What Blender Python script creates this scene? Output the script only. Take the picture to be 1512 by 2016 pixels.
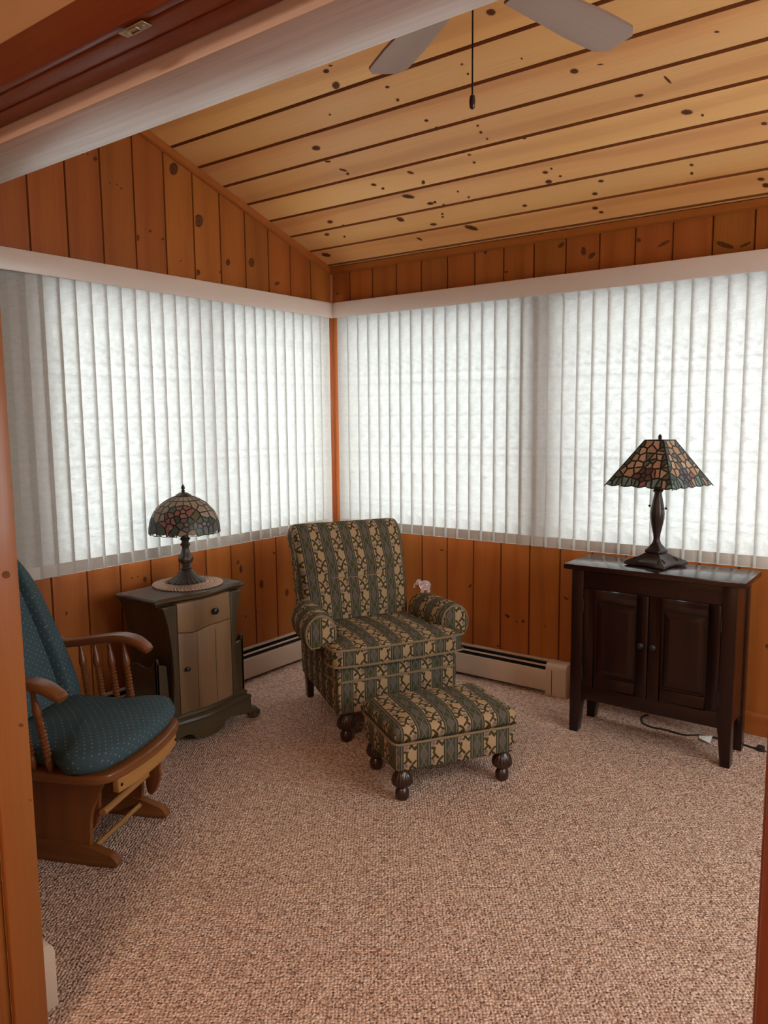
import bpy, bmesh, math, random
import numpy as np
from mathutils import Vector, Matrix, Quaternion
PI = math.pi
random.seed(7)
for o in list(bpy.data.objects): bpy.data.objects.remove(o)
sc = bpy.context.scene
COL = sc.collection

# ------------------------------------------------------------------ camera, sky, lights, exposure
YAW, PITCH, ROLL, FPX = 0.6417, 0.1210, -0.0091, 1525.2
CAM = (3.1805, -3.7248, 1.45)
cd = bpy.data.cameras.new('camera'); cam = bpy.data.objects.new('camera', cd); COL.objects.link(cam)
F = Vector((-math.sin(YAW)*math.cos(PITCH), math.cos(YAW)*math.cos(PITCH), -math.sin(PITCH)))
R0 = Vector((math.cos(YAW), math.sin(YAW), 0)); U0 = R0.cross(F)
Rv = R0*math.cos(ROLL) + U0*math.sin(ROLL); Uv = U0*math.cos(ROLL) - R0*math.sin(ROLL)
cam.matrix_world = Matrix(((Rv.x, Uv.x, -F.x, CAM[0]), (Rv.y, Uv.y, -F.y, CAM[1]), (Rv.z, Uv.z, -F.z, CAM[2]), (0, 0, 0, 1)))
cd.sensor_fit = 'VERTICAL'; cd.sensor_height = 36.0; cd.lens = 36.0*FPX/2016.0
cd.clip_start = 0.02; cd.clip_end = 200
sc.camera = cam
vs = sc.view_settings
vs.view_transform = 'Standard'; vs.look = 'None'; vs.gamma = 1.0; vs.use_curve_mapping = False
vs.exposure = 0.17
SKY = 10.5
w = bpy.data.worlds.new('overcast_sky'); sc.world = w; w.use_nodes = True
bg = w.node_tree.nodes['Background']; bg.inputs[0].default_value = (0.90, 0.97, 1.0, 1); bg.inputs[1].default_value = SKY
def area_light(name, loc, rot, sx, sy, energy, color, portal=False):
    l = bpy.data.lights.new(name, 'AREA'); l.shape = 'RECTANGLE'; l.size = sx; l.size_y = sy; l.energy = energy; l.color = color
    o = bpy.data.objects.new(name, l); COL.objects.link(o); o.location = loc; o.rotation_euler = rot
    if portal: l.cycles.is_portal = True
    return o
area_light('sky_portal', (-.16, -1.0, 1.43), (0, -PI/2, 0), 1.2, 1.85, 1, (1, 1, 1), True)
area_light('sky_portal', (2.1, .16, 1.43), (-PI/2, 0, 0), 4.0, 1.2, 1, (1, 1, 1), True)
area_light('sky_portal', (4.16, -1.5, 1.50), (0, PI/2, 0), 1.25, 1.85, 1, (1, 1, 1), True)
area_light('hall_lamp', (2.6, -4.6, 2.40), (0, 0, 0), .6, .6, 46, (1.0, .73, .52))

# ------------------------------------------------------------------ tagging
def tag(o, label=None, cat=None, group=None, kind=None):
    if label: o['label'] = label
    if cat: o['category'] = cat
    if group: o['group'] = group
    if kind: o['kind'] = kind
    return o
def thing(name, label, cat, loc=(0, 0, 0), rz=0.0, group=None):
    o = bpy.data.objects.new(name, None); COL.objects.link(o)
    o.location = loc; o.rotation_euler = (0, 0, rz); o.empty_display_size = .05
    return tag(o, label, cat, group)
def struct(name, loc=(0, 0, 0)):
    o = bpy.data.objects.new(name, None); COL.objects.link(o); o.location = loc; o.empty_display_size = .05
    return tag(o, kind='structure')

# ------------------------------------------------------------------ mesh builder
class MB:
    def __init__(s): s.v = []; s.f = []; s.uv = []; s.mi = []
    def add(s, vs_, fs, uvs=None, mi=0):
        b = len(s.v); s.v += [tuple(p) for p in vs_]
        for k, f in enumerate(fs):
            s.f.append([b+i for i in f]); s.uv.append(uvs[k] if uvs else None); s.mi.append(mi)
        return s
    def box(s, lo, hi, mi=0):
        (a, b, c), (d, e, f) = lo, hi
        v = [(a, b, c), (d, b, c), (d, e, c), (a, e, c), (a, b, f), (d, b, f), (d, e, f), (a, e, f)]
        return s.add(v, [(0, 3, 2, 1), (4, 5, 6, 7), (0, 1, 5, 4), (1, 2, 6, 5), (2, 3, 7, 6), (3, 0, 4, 7)], None, mi)
    def prism(s, pts, axis, lo, hi, mi=0):
        # pts: closed outline in the two other axes, in order (x:(y,z)  y:(x,z)  z:(x,y))
        n = len(pts)
        def mk(p, t): return (t, p[0], p[1]) if axis == 'x' else (p[0], t, p[1]) if axis == 'y' else (p[0], p[1], t)
        v = [mk(p, lo) for p in pts]+[mk(p, hi) for p in pts]
        fs = [tuple(range(n)), tuple(range(2*n-1, n-1, -1))]+[(i, i+n, (i+1) % n+n, (i+1) % n) for i in range(n)]
        return s.add(v, fs, None, mi)
    def grid(s, nu, nv, f, cu=False, cv=False, uvf=None, mi=0, cap=(False, False)):
        v = [f(i, j) for i in range(nu) for j in range(nv)]; fs = []; us = []
        for i in range(nu if cu else nu-1):
            for j in range(nv if cv else nv-1):
                i2 = (i+1) % nu; j2 = (j+1) % nv
                fs.append((i*nv+j, i2*nv+j, i2*nv+j2, i*nv+j2))
                us.append([uvf(i, j), uvf(i+1, j), uvf(i+1, j+1), uvf(i, j+1)] if uvf else None)
        if cv and cap[0]: fs.append(tuple(range(nv))[::-1]); us.append(None)
        if cv and cap[1]: fs.append(tuple((nu-1)*nv+j for j in range(nv))); us.append(None)
        return s.add(v, fs, us, mi)
    def lathe(s, prof, n=24, at=(0, 0, 0), sq=None, flute=None, mi=0, rz=0.0):
        def f(i, j):
            r, z = prof[i]; a = 2*PI*j/n+rz; k = 1.0
            if flute: k = flute(a-rz, i)
            x, y = math.cos(a-rz), math.sin(a-rz)
            if sq and sq[i]:
                e = sq[i]; m = (abs(x)**e+abs(y)**e)**(1/e); x /= m; y /= m
            c, d = math.cos(rz), math.sin(rz)
            return (at[0]+r*k*(x*c-y*d), at[1]+r*k*(x*d+y*c), at[2]+z)
        return s.grid(len(prof), n, f, cv=True, cap=(True, True), mi=mi)
    def tube(s, pts, r, n=8, closed=False, mi=0, flat=1.0):
        pts = [Vector(p) for p in pts]; N = len(pts); rr = r if isinstance(r, (list, tuple)) else [r]*N
        T = []
        for i in range(N):
            a = pts[(i-1) % N] if (closed or i > 0) else pts[0]; b = pts[(i+1) % N] if (closed or i < N-1) else pts[-1]
            t = b-a; T.append(t.normalized() if t.length > 1e-9 else Vector((0, 0, 1)))
        up = Vector((0, 0, 1)) if abs(T[0].z) < .9 else Vector((1, 0, 0)); nrm = T[0].cross(up).normalized(); fr = []
        for i in range(N):
            nrm = (nrm-T[i]*nrm.dot(T[i])).normalized(); fr.append((nrm.copy(), T[i].cross(nrm)))
        def f(i, j):
            a = 2*PI*j/n; u, v = fr[i]; return pts[i]+(u*math.cos(a)+v*math.sin(a)*flat)*rr[i]
        return s.grid(N, n, f, cu=closed, cv=True, cap=(not closed, not closed), mi=mi)
    def ball(s, c, r, n=12, m=8, mi=0):
        rx, ry, rz = r if isinstance(r, tuple) else (r, r, r)
        def f(i, j):
            t = PI*(i+.02)/(m-1+.04)-PI/2; a = 2*PI*j/n
            return (c[0]+rx*math.cos(t)*math.cos(a), c[1]+ry*math.cos(t)*math.sin(a), c[2]+rz*math.sin(t))
        return s.grid(m, n, f, cv=True, cap=(True, True), mi=mi)
    def build(s, name, mats, parent=None, bevel=0, seg=2, smooth=40, uv='x', loc=None, rot=None, sub=0):
        me = bpy.data.meshes.new(name); me.from_pydata(s.v, [], s.f)
        me.polygons.foreach_set('material_index', s.mi)
        if any(u is not None for u in s.uv):
            L = me.uv_layers.new(name='UVMap'); k = 0
            for p, u in zip(me.polygons, s.uv):
                for q in range(p.loop_total):
                    L.data[p.loop_start+q].uv = u[q] if u else (0, 0)
            keep = [u is not None for u in s.uv]
        else: keep = None
        for m in (mats if isinstance(mats, (list, tuple)) else [mats]): me.materials.append(m)
        bm = bmesh.new(); bm.from_mesh(me)
        if keep is None: bmesh.ops.remove_doubles(bm, verts=bm.verts, dist=1e-6)
        bmesh.ops.recalc_face_normals(bm, faces=bm.faces)
        if bevel:
            es = [e for e in bm.edges if len(e.link_faces) == 2 and e.calc_face_angle(0) > .5]
            bmesh.ops.bevel(bm, geom=es, offset=bevel, segments=seg, profile=.5, affect='EDGES', clamp_overlap=True)
        bm.to_mesh(me); bm.free()
        if keep is None or not all(keep): autouv(me, uv, keep)
        if smooth:
            me.polygons.foreach_set('use_smooth', [True]*len(me.polygons)); me.set_sharp_from_angle(angle=math.radians(smooth))
        o = bpy.data.objects.new(name, me); COL.objects.link(o)
        if parent: o.parent = parent
        if loc: o.location = loc
        if rot: o.rotation_euler = rot
        return o
def autouv(me, g, keep=None):
    L = me.uv_layers.get('UVMap') or me.uv_layers.new(name='UVMap')
    ou, ov = random.uniform(0, 40), random.uniform(0, 40)
    vco = np.empty(len(me.vertices)*3); me.vertices.foreach_get('co', vco); vco = vco.reshape(-1, 3)
    for p in me.polygons:
        if keep and p.index < len(keep) and keep[p.index]: continue
        n = p.normal; ax = max(range(3), key=lambda k: abs(n[k]))
        for li in range(p.loop_start, p.loop_start+p.loop_total):
            x, y, z = vco[me.loops[li].vertex_index]
            if g == 'fab':
                u = (y, z) if abs(n.x) > .8 else (x, y+z)
            elif g == 'plain':
                u = (x, y) if ax == 2 else (x, z) if ax == 1 else (y, z)
            else:
                gi = 'xyz'.index(g); c = (x, y, z); oth = [k for k in range(3) if k != gi and k != ax]
                if ax == gi: k1, k2 = [k for k in range(3) if k != gi]; u = (c[k1]*.3+ou, c[k2]+ov)
                else: u = (c[gi]+ou, c[oth[0]]+ov+(.37*ax))
            L.data[li].uv = u
def dup(o, name=None, parent=None):
    c = o.copy(); COL.objects.link(c); c.parent = parent if parent else o.parent
    for ch in o.children: dup(ch, None, c)
    return c
def arc(cx, cy, r, a0, a1, n, ry=None):
    ry = r if ry is None else ry
    return [(cx+r*math.cos(math.radians(a0+(a1-a0)*i/(n-1))), cy+ry*math.sin(math.radians(a0+(a1-a0)*i/(n-1)))) for i in range(n)]
def smoothpts(pts, n=8, closed=False):
    # Catmull-Rom through points
    P = [Vector(p) for p in pts]; N = len(P); out = []
    for i in range(N if closed else N-1):
        p0 = P[(i-1) % N] if (closed or i > 0) else P[0]; p1 = P[i]; p2 = P[(i+1) % N]; p3 = P[(i+2) % N] if (closed or i < N-2) else P[-1]
        for k in range(n):
            t = k/n
            out.append(.5*((2*p1)+(p2-p0)*t+(2*p0-5*p1+4*p2-p3)*t*t+(3*p1-p0-3*p2+p3)*t*t*t))
    if not closed: out.append(P[-1])
    return out
def sp2(pts, n=8, closed=False): return [(p.x, p.y) for p in smoothpts([(a, b, 0) for a, b in pts], n, closed)]

# ------------------------------------------------------------------ node helper
class N:
    def __init__(s, name):
        s.m = bpy.data.materials.new(name); s.m.use_nodes = True; s.t = s.m.node_tree; s.t.nodes.clear()
        s.out = s.t.nodes.new('ShaderNodeOutputMaterial')
    def n(s, t, **kw):
        nd = s.t.nodes.new('ShaderNode'+t)
        for k, v in kw.items(): setattr(nd, k, v)
        return nd
    def set(s, sock, v):
        if isinstance(v, bpy.types.NodeSocket): s.t.links.new(v, sock)
        elif v is not None: sock.default_value = v
    def math(s, op, a, b=None, c=None):
        nd = s.n('Math', operation=op)
        for k, v in enumerate((a, b, c)):
            if v is not None: s.set(nd.inputs[k], v)
        return nd.outputs[0]
    def add(s, a, b): return s.math('ADD', a, b)
    def sub(s, a, b): return s.math('SUBTRACT', a, b)
    def mul(s, a, b): return s.math('MULTIPLY', a, b)
    def lt(s, a, b): return s.math('LESS_THAN', a, b)
    def fract(s, a): return s.math('FRACT', a)
    def ab(s, a): return s.math('ABSOLUTE', a)
    def mx(s, a, b): return s.math('MAXIMUM', a, b)
    def mn(s, a, b): return s.math('MINIMUM', a, b)
    def step(s, v, a, b):  # smooth 0..1
        nd = s.n('MapRange', interpolation_type='SMOOTHSTEP'); s.set(nd.inputs[0], v); nd.inputs[1].default_value = a; nd.inputs[2].default_value = b
        return nd.outputs[0]
    def mix(s, f, a, b, mode='MIX'):
        nd = s.n('Mix', data_type='RGBA', blend_type=mode); s.set(nd.inputs[0], f)
        for k, v in ((6, a), (7, b)): s.set(nd.inputs[k], v if isinstance(v, bpy.types.NodeSocket) else (*v, 1) if len(v) == 3 else v)
        return nd.outputs[2]
    def uv(s): 
        nd = s.n('UVMap'); return nd.outputs[0]
    def sep(s, v): nd = s.n('SeparateXYZ'); s.set(nd.inputs[0], v); return nd.outputs
    def comb(s, x, y, z=0.0):
        nd = s.n('CombineXYZ'); s.set(nd.inputs[0], x); s.set(nd.inputs[1], y); s.set(nd.inputs[2], z); return nd.outputs[0]
    def noise(s, vec, scale=1.0, detail=2.0, rough=.5, col=False, dist=0.0):
        nd = s.n('TexNoise'); s.set(nd.inputs['Vector'], vec); nd.inputs['Scale'].default_value = scale; nd.inputs['Detail'].default_value = detail
        nd.inputs['Roughness'].default_value = rough; nd.inputs['Distortion'].default_value = dist
        return nd.outputs[1 if col else 0]
    def voro(s, vec, scale, feature='F1', rnd=1.0):
        nd = s.n('TexVoronoi', feature=feature); s.set(nd.inputs['Vector'], vec); nd.inputs['Scale'].default_value = scale; nd.inputs['Randomness'].default_value = rnd
        return nd.outputs
    def rnd(s): return s.n('ObjectInfo').outputs['Random']
    def bump(s, h, strength=.3, dist=.002):
        nd = s.n('Bump'); s.set(nd.inputs['Height'], h); nd.inputs['Strength'].default_value = strength; nd.inputs['Distance'].default_value = dist
        return nd.outputs[0]
    def pbr(s, color, rough=.5, spec=.5, metal=0.0, bump=None, coat=0.0, trans=0.0):
        b = s.n('BsdfPrincipled'); s.set(b.inputs['Base Color'], color if isinstance(color, bpy.types.NodeSocket) else (*color, 1))
        s.set(b.inputs['Roughness'], rough); b.inputs['Specular IOR Level'].default_value = spec; b.inputs['Metallic'].default_value = metal
        b.inputs['Coat Weight'].default_value = coat; b.inputs['Coat Roughness'].default_value = .15; b.inputs['Transmission Weight'].default_value = trans
        if bump is not None: s.set(b.inputs['Normal'], bump)
        s.t.links.new(b.outputs[0], s.out.inputs[0]); return s.m
def flat(name, color, rough=.5, spec=.5, metal=0.0, coat=0.0, var=.10, scale=60):
    k = N(name); co = k.n('TexCoord').outputs['Object']
    nz = k.noise(co, scale, 3, .6)
    c = k.mix(nz, tuple(x*(1-var) for x in color), tuple(min(1, x*(1+var)) for x in color))
    return k.pbr(c, rough, spec, metal, k.bump(nz, .05, .001), coat)
def wood(name, dark, mid, light, rough=.38, coat=.25, ring=38.0, var=.16, gs=1.0, streak=.5, pin=False):
    k = N(name); u, v, _ = k.sep(k.uv()); r = k.rnd()
    u2 = k.add(u, k.mul(r, 17.3)); v2 = k.add(v, k.mul(r, 9.1))
    big = k.noise(k.comb(k.mul(u2, 1.1*gs), k.mul(v2, 7*gs)), 1, 2, .5)
    wob = k.noise(k.comb(k.mul(u2, .8*gs), k.mul(v2, 3*gs), 3.3), 1, 2, .5)
    rings = k.math('SINE', k.mul(k.add(v2, k.mul(wob, .22)), ring*6.283*gs*.55))
    rings = k.add(k.mul(rings, .5), .5)
    fine = k.noise(k.comb(k.mul(u2, 4*gs), k.mul(v2, 160*gs)), 1, 3, .6)
    f = k.add(k.mul(rings, .30*streak), k.add(k.mul(fine, .62), k.mul(big, .50)))
    f = k.step(f, .35, 1.0)
    c = k.mix(f, light, mid)
    c = k.mix(k.mul(k.step(rings, .75, 1.0), k.mul(big, .55*streak)), c, dark)
    hs = k.n('HueSaturation'); k.set(hs.inputs['Color'], c)
    r2 = k.fract(k.mul(r, 7.77)); k.set(hs.inputs['Value'], k.add(1-var, k.mul(r2, 2*var)))
    k.set(hs.inputs['Hue'], k.add(.4955, k.mul(k.fract(k.mul(r, 3.7)), .009)))
    return k.pbr(hs.outputs[0], rough, .3, 0, k.bump(fine, .08, .001), coat)
# ------------------------------------------------------------------ materials of the room
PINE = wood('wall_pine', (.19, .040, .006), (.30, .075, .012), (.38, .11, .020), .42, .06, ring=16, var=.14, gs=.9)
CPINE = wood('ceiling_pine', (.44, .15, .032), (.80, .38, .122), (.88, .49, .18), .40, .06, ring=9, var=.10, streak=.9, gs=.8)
JAMB = wood('pine_jamb', (.16, .046, .007), (.24, .078, .013), (.29, .102, .020), .4, .12, ring=7, var=.05)
REDWOOD = wood('stained_casing', (.075, .010, .003), (.12, .020, .006), (.18, .038, .010), .4, .15, ring=5, var=.06, gs=.8)
JOINT = flat('board_edge', (.20, .055, .013), .6, .15)
GROOVE = flat('board_joint', (.07, .014, .004), .7, .1)
PALEWOOD = wood('pickled_beam', (.17, .11, .09), (.38, .28, .23), (.64, .52, .45), .30, .2, ring=3, var=.04, streak=1.6, gs=.55)
def knot_mat():
    k = N('pine_knot'); u, v, _ = k.sep(k.uv())
    nz = k.noise(k.comb(k.mul(u, 1.6), k.mul(v, 1.6), k.mul(k.rnd(), 30)), 1.5, 3, .6)
    r = k.math('SQRT', k.add(k.mul(u, u), k.mul(v, v))); r = k.add(r, k.mul(k.sub(nz, .5), .45))
    rg = k.add(k.mul(k.math('SINE', k.mul(r, 30)), .5), .5)
    c = k.mix(k.step(r, .15, .75), k.mix(rg, (.065, .024, .013), (.12, .045, .020)), (.18, .060, .020))
    c = k.mix(k.step(r, .55, .70), c, (.038, .012, .006)); c = k.mix(k.step(r, .70, .95), c, (.30, .10, .024))
    p = k.n('BsdfPrincipled'); k.set(p.inputs['Base Color'], c); p.inputs['Roughness'].default_value = .6; p.inputs['Specular IOR Level'].default_value = .1
    t = k.n('BsdfTransparent'); mx = k.n('MixShader'); k.set(mx.inputs[0], k.step(r, .55, 1.05))
    k.t.links.new(p.outputs[0], mx.inputs[1]); k.t.links.new(t.outputs[0], mx.inputs[2]); k.t.links.new(mx.outputs[0], k.out.inputs[0])
    return k.m
KNOT = knot_mat()
def carpet_mat():
    k = N('berber_carpet'); uv = k.uv(); u, v, _ = k.sep(uv)
    wv = k.comb(k.add(k.mul(u, .8), k.mul(v, .6)), k.sub(k.mul(v, .8), k.mul(u, .6)))
    d, cc, _p = k.voro(wv, 105, 'F1', .55)[:3]
    cr = k.sep(cc)[0]; cg = k.sep(cc)[1]; big = k.noise(uv, 2.2, 3, .6); mid = k.noise(uv, 330, 2, .7)
    d2, c2, _q = k.voro(wv, 215, 'F1', .9)[:3]; c2r = k.sep(c2)[0]
    c = k.mix(k.step(cr, .05, .95), (.58, .365, .265), (.92, .65, .50))
    c = k.mix(k.step(mid, .42, .62), k.mix(.45, c, (.36, .20, .14)), c)
    c = k.mix(k.mul(k.lt(c2r, .17), .85), c, (.17, .080, .052)); c = k.mix(k.mul(k.math('GREATER_THAN', c2r, .86), .7), c, (.95, .74, .60))
    c = k.mix(k.mul(big, .20), c, (.52, .33, .25))
    h = k.add(k.sub(1.0, k.mul(d, 1.5)), k.mul(mid, .35))
    return k.pbr(c, .95, .1, 0, k.bump(h, .9, .009))
CARPET = carpet_mat()
TR = .28
def slat_mat():
    k = N('blind_fabric'); u, v, _ = k.sep(k.uv())
    f1 = k.noise(k.comb(k.mul(u, 60), k.mul(v, 260)), 1, 3, .65); f2 = k.noise(k.comb(k.mul(u, 25), k.mul(v, 50), 5.0), 1, 2, .5)
    f = k.add(k.mul(f1, .6), k.mul(f2, .4))
    c = k.mix(k.step(f, .36, .64), (.54*TR, .535*TR, .51*TR), (.98*TR, .975*TR, .935*TR)); c2 = k.mix(.0, (.78, .72, .64), (.8, .8, .8))
    d = k.n('BsdfDiffuse'); k.set(d.inputs[0], c2); t = k.n('BsdfTranslucent'); k.set(t.inputs[0], c)
    mx = k.n('MixShader'); mx.inputs[0].default_value = .52
    k.t.links.new(d.outputs[0], mx.inputs[1]); k.t.links.new(t.outputs[0], mx.inputs[2]); k.t.links.new(mx.outputs[0], k.out.inputs[0])
    return k.m
SLAT = slat_mat()
def weight_mat():
    k = N('hem_weight'); d = k.n('BsdfDiffuse'); d.inputs[0].default_value = (.56, .485, .42, 1); t = k.n('BsdfTranslucent'); t.inputs[0].default_value = (.30, .26, .22, 1)
    mx = k.n('MixShader'); mx.inputs[0].default_value = .06
    k.t.links.new(d.outputs[0], mx.inputs[1]); k.t.links.new(t.outputs[0], mx.inputs[2]); k.t.links.new(mx.outputs[0], k.out.inputs[0]); return k.m
HEM = weight_mat()
VALANCE = flat('cream_valance', (.66, .52, .43), .35, .5, var=.03)
ENAMEL = flat('heater_enamel', (.58, .44, .33), .35, .5, var=.03)
BLACK = flat('slot_shade_black', (.006, .006, .006), .7)
WHITE = flat('window_white', (.75, .75, .73), .4, var=.02)
BRASS = flat('brass', (.42, .32, .20), .4, .5, .9)
PLASTER = flat('tan_wall_paint', (.50, .31, .17), .8, .2, var=.04, scale=8)
def glass_mat():
    k = N('window_glass'); t = k.n('BsdfTransparent'); t.inputs[0].default_value = (.95, .955, .95, 1); g = k.n('BsdfGlossy'); g.inputs['Roughness'].default_value = .02
    mx = k.n('MixShader'); mx.inputs[0].default_value = .06
    k.t.links.new(t.outputs[0], mx.inputs[1]); k.t.links.new(g.outputs[0], mx.inputs[2]); k.t.links.new(mx.outputs[0], k.out.inputs[0]); return k.m
GLASS = glass_mat()
BOUNCE_GROUND = flat('bounce_ground', (.66, .69, .72), .9, .1, scale=4)

# ------------------------------------------------------------------ room shell
XR, YF = 4.0, -2.878          # right wall, face of the dividing wall
SL, Z0 = .335, 2.362          # ceiling slope
def zc(y): return Z0-SL*y
WT = .12
KL = [[-1.159,2.665,.028,.007,-.002,-.034],[-1.015,2.449,.033,.006,-.002,-.036],[-.826,2.273,.018,.003,-.001,-.021],[-.656,2.298,.025,.004,-.001,-.027],[-1.032,2.193,.017,.002,-.001,-.017],[-.636,2.543,.011,.002,-.0,-.009],[-1.314,2.345,.009,.002,-.0,-.008],[-1.388,2.301,.013,.002,-.001,-.016],[-1.242,2.321,.009,.002,-.0,-.007],[-.462,2.212,.023,.009,.005,-.01],[-1.651,2.612,.005,.001,-.0,-.005],[-1.628,2.616,.005,.001,-.0,-.005],[-1.591,2.606,.012,.003,-.001,-.01],[-1.522,2.52,.005,.001,-.0,-.004],[-1.486,2.52,.004,.001,-.0,-.005],[-1.463,2.507,.007,.002,-.0,-.006],[-1.138,2.234,.005,.001,-.0,-.005],[-.883,2.216,.007,.001,-.0,-.01],[-1.434,.673,.012,-.002,-.001,-.014],[-1.397,.69,.008,-.001,-.0,-.003],[-1.509,.693,.006,-.001,-.0,-.005],[-1.476,.694,.004,-.001,-.0,-.004],[-.823,.663,.01,-.001,-.001,-.013],[-.804,.62,.013,-.002,-.001,-.024],[-.651,.508,.018,-.003,-.001,-.027],[-.444,.421,.016,-.003,-.001,-.026],[-.537,.672,.02,-.008,-.004,-.007],[-.693,.355,.008,-.002,-.0,-.005],[-.779,.346,.008,-.002,-.0,-.008],[-1.857,.591,.006,-.001,-.001,-.011],[-1.744,.619,.003,-.001,-.0,-.004]]
KB = [[.093,2.33,.01,-.001,-.0,-.011],[.059,2.205,.01,-.001,-.0,-.009],[.636,2.341,.017,-.002,-.0,-.01],[1.084,2.318,.011,-.001,.0,-.014],[1.514,2.294,.022,.011,.007,-.009],[1.63,2.25,.014,-.002,.001,-.023],[1.672,2.222,.019,.012,.007,-.009],[1.899,2.263,.012,-.002,.0,-.011],[2.016,2.233,.029,.011,.004,-.008],[2.28,2.191,.044,-.02,-.003,-.011],[2.368,2.181,.026,.009,.003,-.006],[1.203,2.2,.02,-.002,.0,-.006],[1.002,.505,.015,.012,.005,-.005],[1.235,.365,.016,-.008,-.005,-.008],[1.293,.342,.007,.001,.0,-.007],[1.33,.35,.01,.002,.0,-.011],[1.575,.509,.017,-.007,-.003,-.006],[1.458,.343,.005,.001,.0,-.004],[.969,.193,.004,.001,.0,-.004],[1.183,.185,.016,.003,.0,-.007],[2.533,.419,.008,.001,.001,-.012],[.811,.691,.014,.001,-.0,-.006],[.846,.682,.01,.001,.0,-.006]]
KC = [[-1.283,1.821,.007,.017,.013,-.007],[-1.285,1.096,.005,.014,.01,-.009],[-1.301,1.132,.004,.009,.005,-.004],[-1.21,1.082,.007,.018,.019,-.016],[-1.121,1.611,.002,.006,.006,-.004],[-1.072,1.608,.002,.005,.007,-.004],[-1.066,1.826,.002,.004,.005,-.003],[-1.127,1.275,.004,.01,.007,-.005],[-1.053,1.272,.003,.007,.009,-.006],[-1.084,.941,.002,.006,.006,-.005],[-.945,1.974,.006,.016,.013,-.006],[-.942,2.069,.003,.013,.004,-.001],[-.938,2.456,.003,.009,.005,-.001],[-.931,.726,.008,.023,.016,-.014],[-.911,1.315,.004,.01,.008,-.005],[-.86,1.334,.004,.01,.006,-.004],[-.752,2.144,.002,.019,.009,-.002],[-.792,2.258,.025,.008,.004,-.005],[-.812,1.501,.002,.006,.008,-.005],[-.772,1.493,.003,.007,.008,-.005],[-.728,1.498,.002,.006,.007,-.004],[-.678,1.645,.003,.008,.005,-.003],[-.612,2.276,.008,.022,.016,-.004],[-.578,2.323,.002,.006,.008,-.002],[-.684,1.843,.002,.004,.005,-.002],[-.662,1.373,.003,.009,.007,-.004],[-.609,1.367,.003,.008,.009,-.005],[-.639,1.046,.013,.014,.009,-.008],[-.616,.814,.009,.013,.01,-.009],[-.577,.84,.003,.009,.01,-.008],[-.557,1.062,.003,.01,.016,-.011],[-.309,2.214,.003,.009,.01,-.002],[-.255,2.201,.002,.007,.01,-.003],[-.449,1.632,.005,.014,.01,-.005],[-.383,1.619,.005,.017,.014,-.007],[-.464,1.668,.002,.006,.008,-.003],[-.404,1.683,.002,.008,.008,-.003],[-.483,.924,.018,.031,.015,-.012],[-.4,.998,.006,.019,.013,-.009],[-.402,1.026,.003,.009,.011,-.007],[-.371,1.057,.002,.007,.009,-.006],[-.444,1.183,.002,.007,.008,-.005],[-.389,1.21,.002,.007,.009,-.005],[-.248,1.434,.004,.013,.011,-.006],[-.318,1.835,.004,.014,.01,-.004],[-.24,1.777,.004,.014,.013,-.005],[-.136,1.738,.004,.015,.014,-.005],[-.098,1.753,.004,.012,.012,-.004],[-.325,.763,.02,.015,.017,-.017],[-.304,1.007,.002,.008,.009,-.006],[-.28,.994,.002,.008,.01,-.006],[-.235,.909,.006,.021,.012,-.008],[-.153,1.085,.029,.03,.019,-.015],[-.417,.364,.006,.019,.015,-.013],[-.366,.412,.002,.009,.01,-.008],[-.319,.255,.005,.018,.013,-.011],[-.272,.344,.002,.009,.011,-.009],[-.133,.754,.019,.009,.009,-.009],[-.137,.091,.018,.027,.02,-.02],[-.135,2.444,.005,.015,.012,-.002],[-.089,2.454,.005,.015,.019,-.003],[-.835,.712,.006,.018,.007,-.006],[-.759,.741,.015,.016,.007,-.008],[-.728,.744,.003,.009,.01,-.008],[-.462,2.513,.004,.012,.01,-.002]]
KJ = [[-2.906,1.125,.01,-.002,-.001,-.009],[-2.896,.787,.006,-.002,-.0,-.005],[-2.886,.609,.003,-.001,-.0,-.003]]

fl = struct('floor')
MB().box((-.01, YF-2.6, -.05), (XR, .01, 0)).build('carpet', CARPET, fl, uv='plain', smooth=0)
fl_out = struct('ground')
MB().box((-14, -14, -.35), (18, 14, -.30)).build('bounce_ground', BOUNCE_GROUND, fl_out, smooth=0)  # unseen ground, given a pale tone to bounce daylight up to the ceiling

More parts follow.
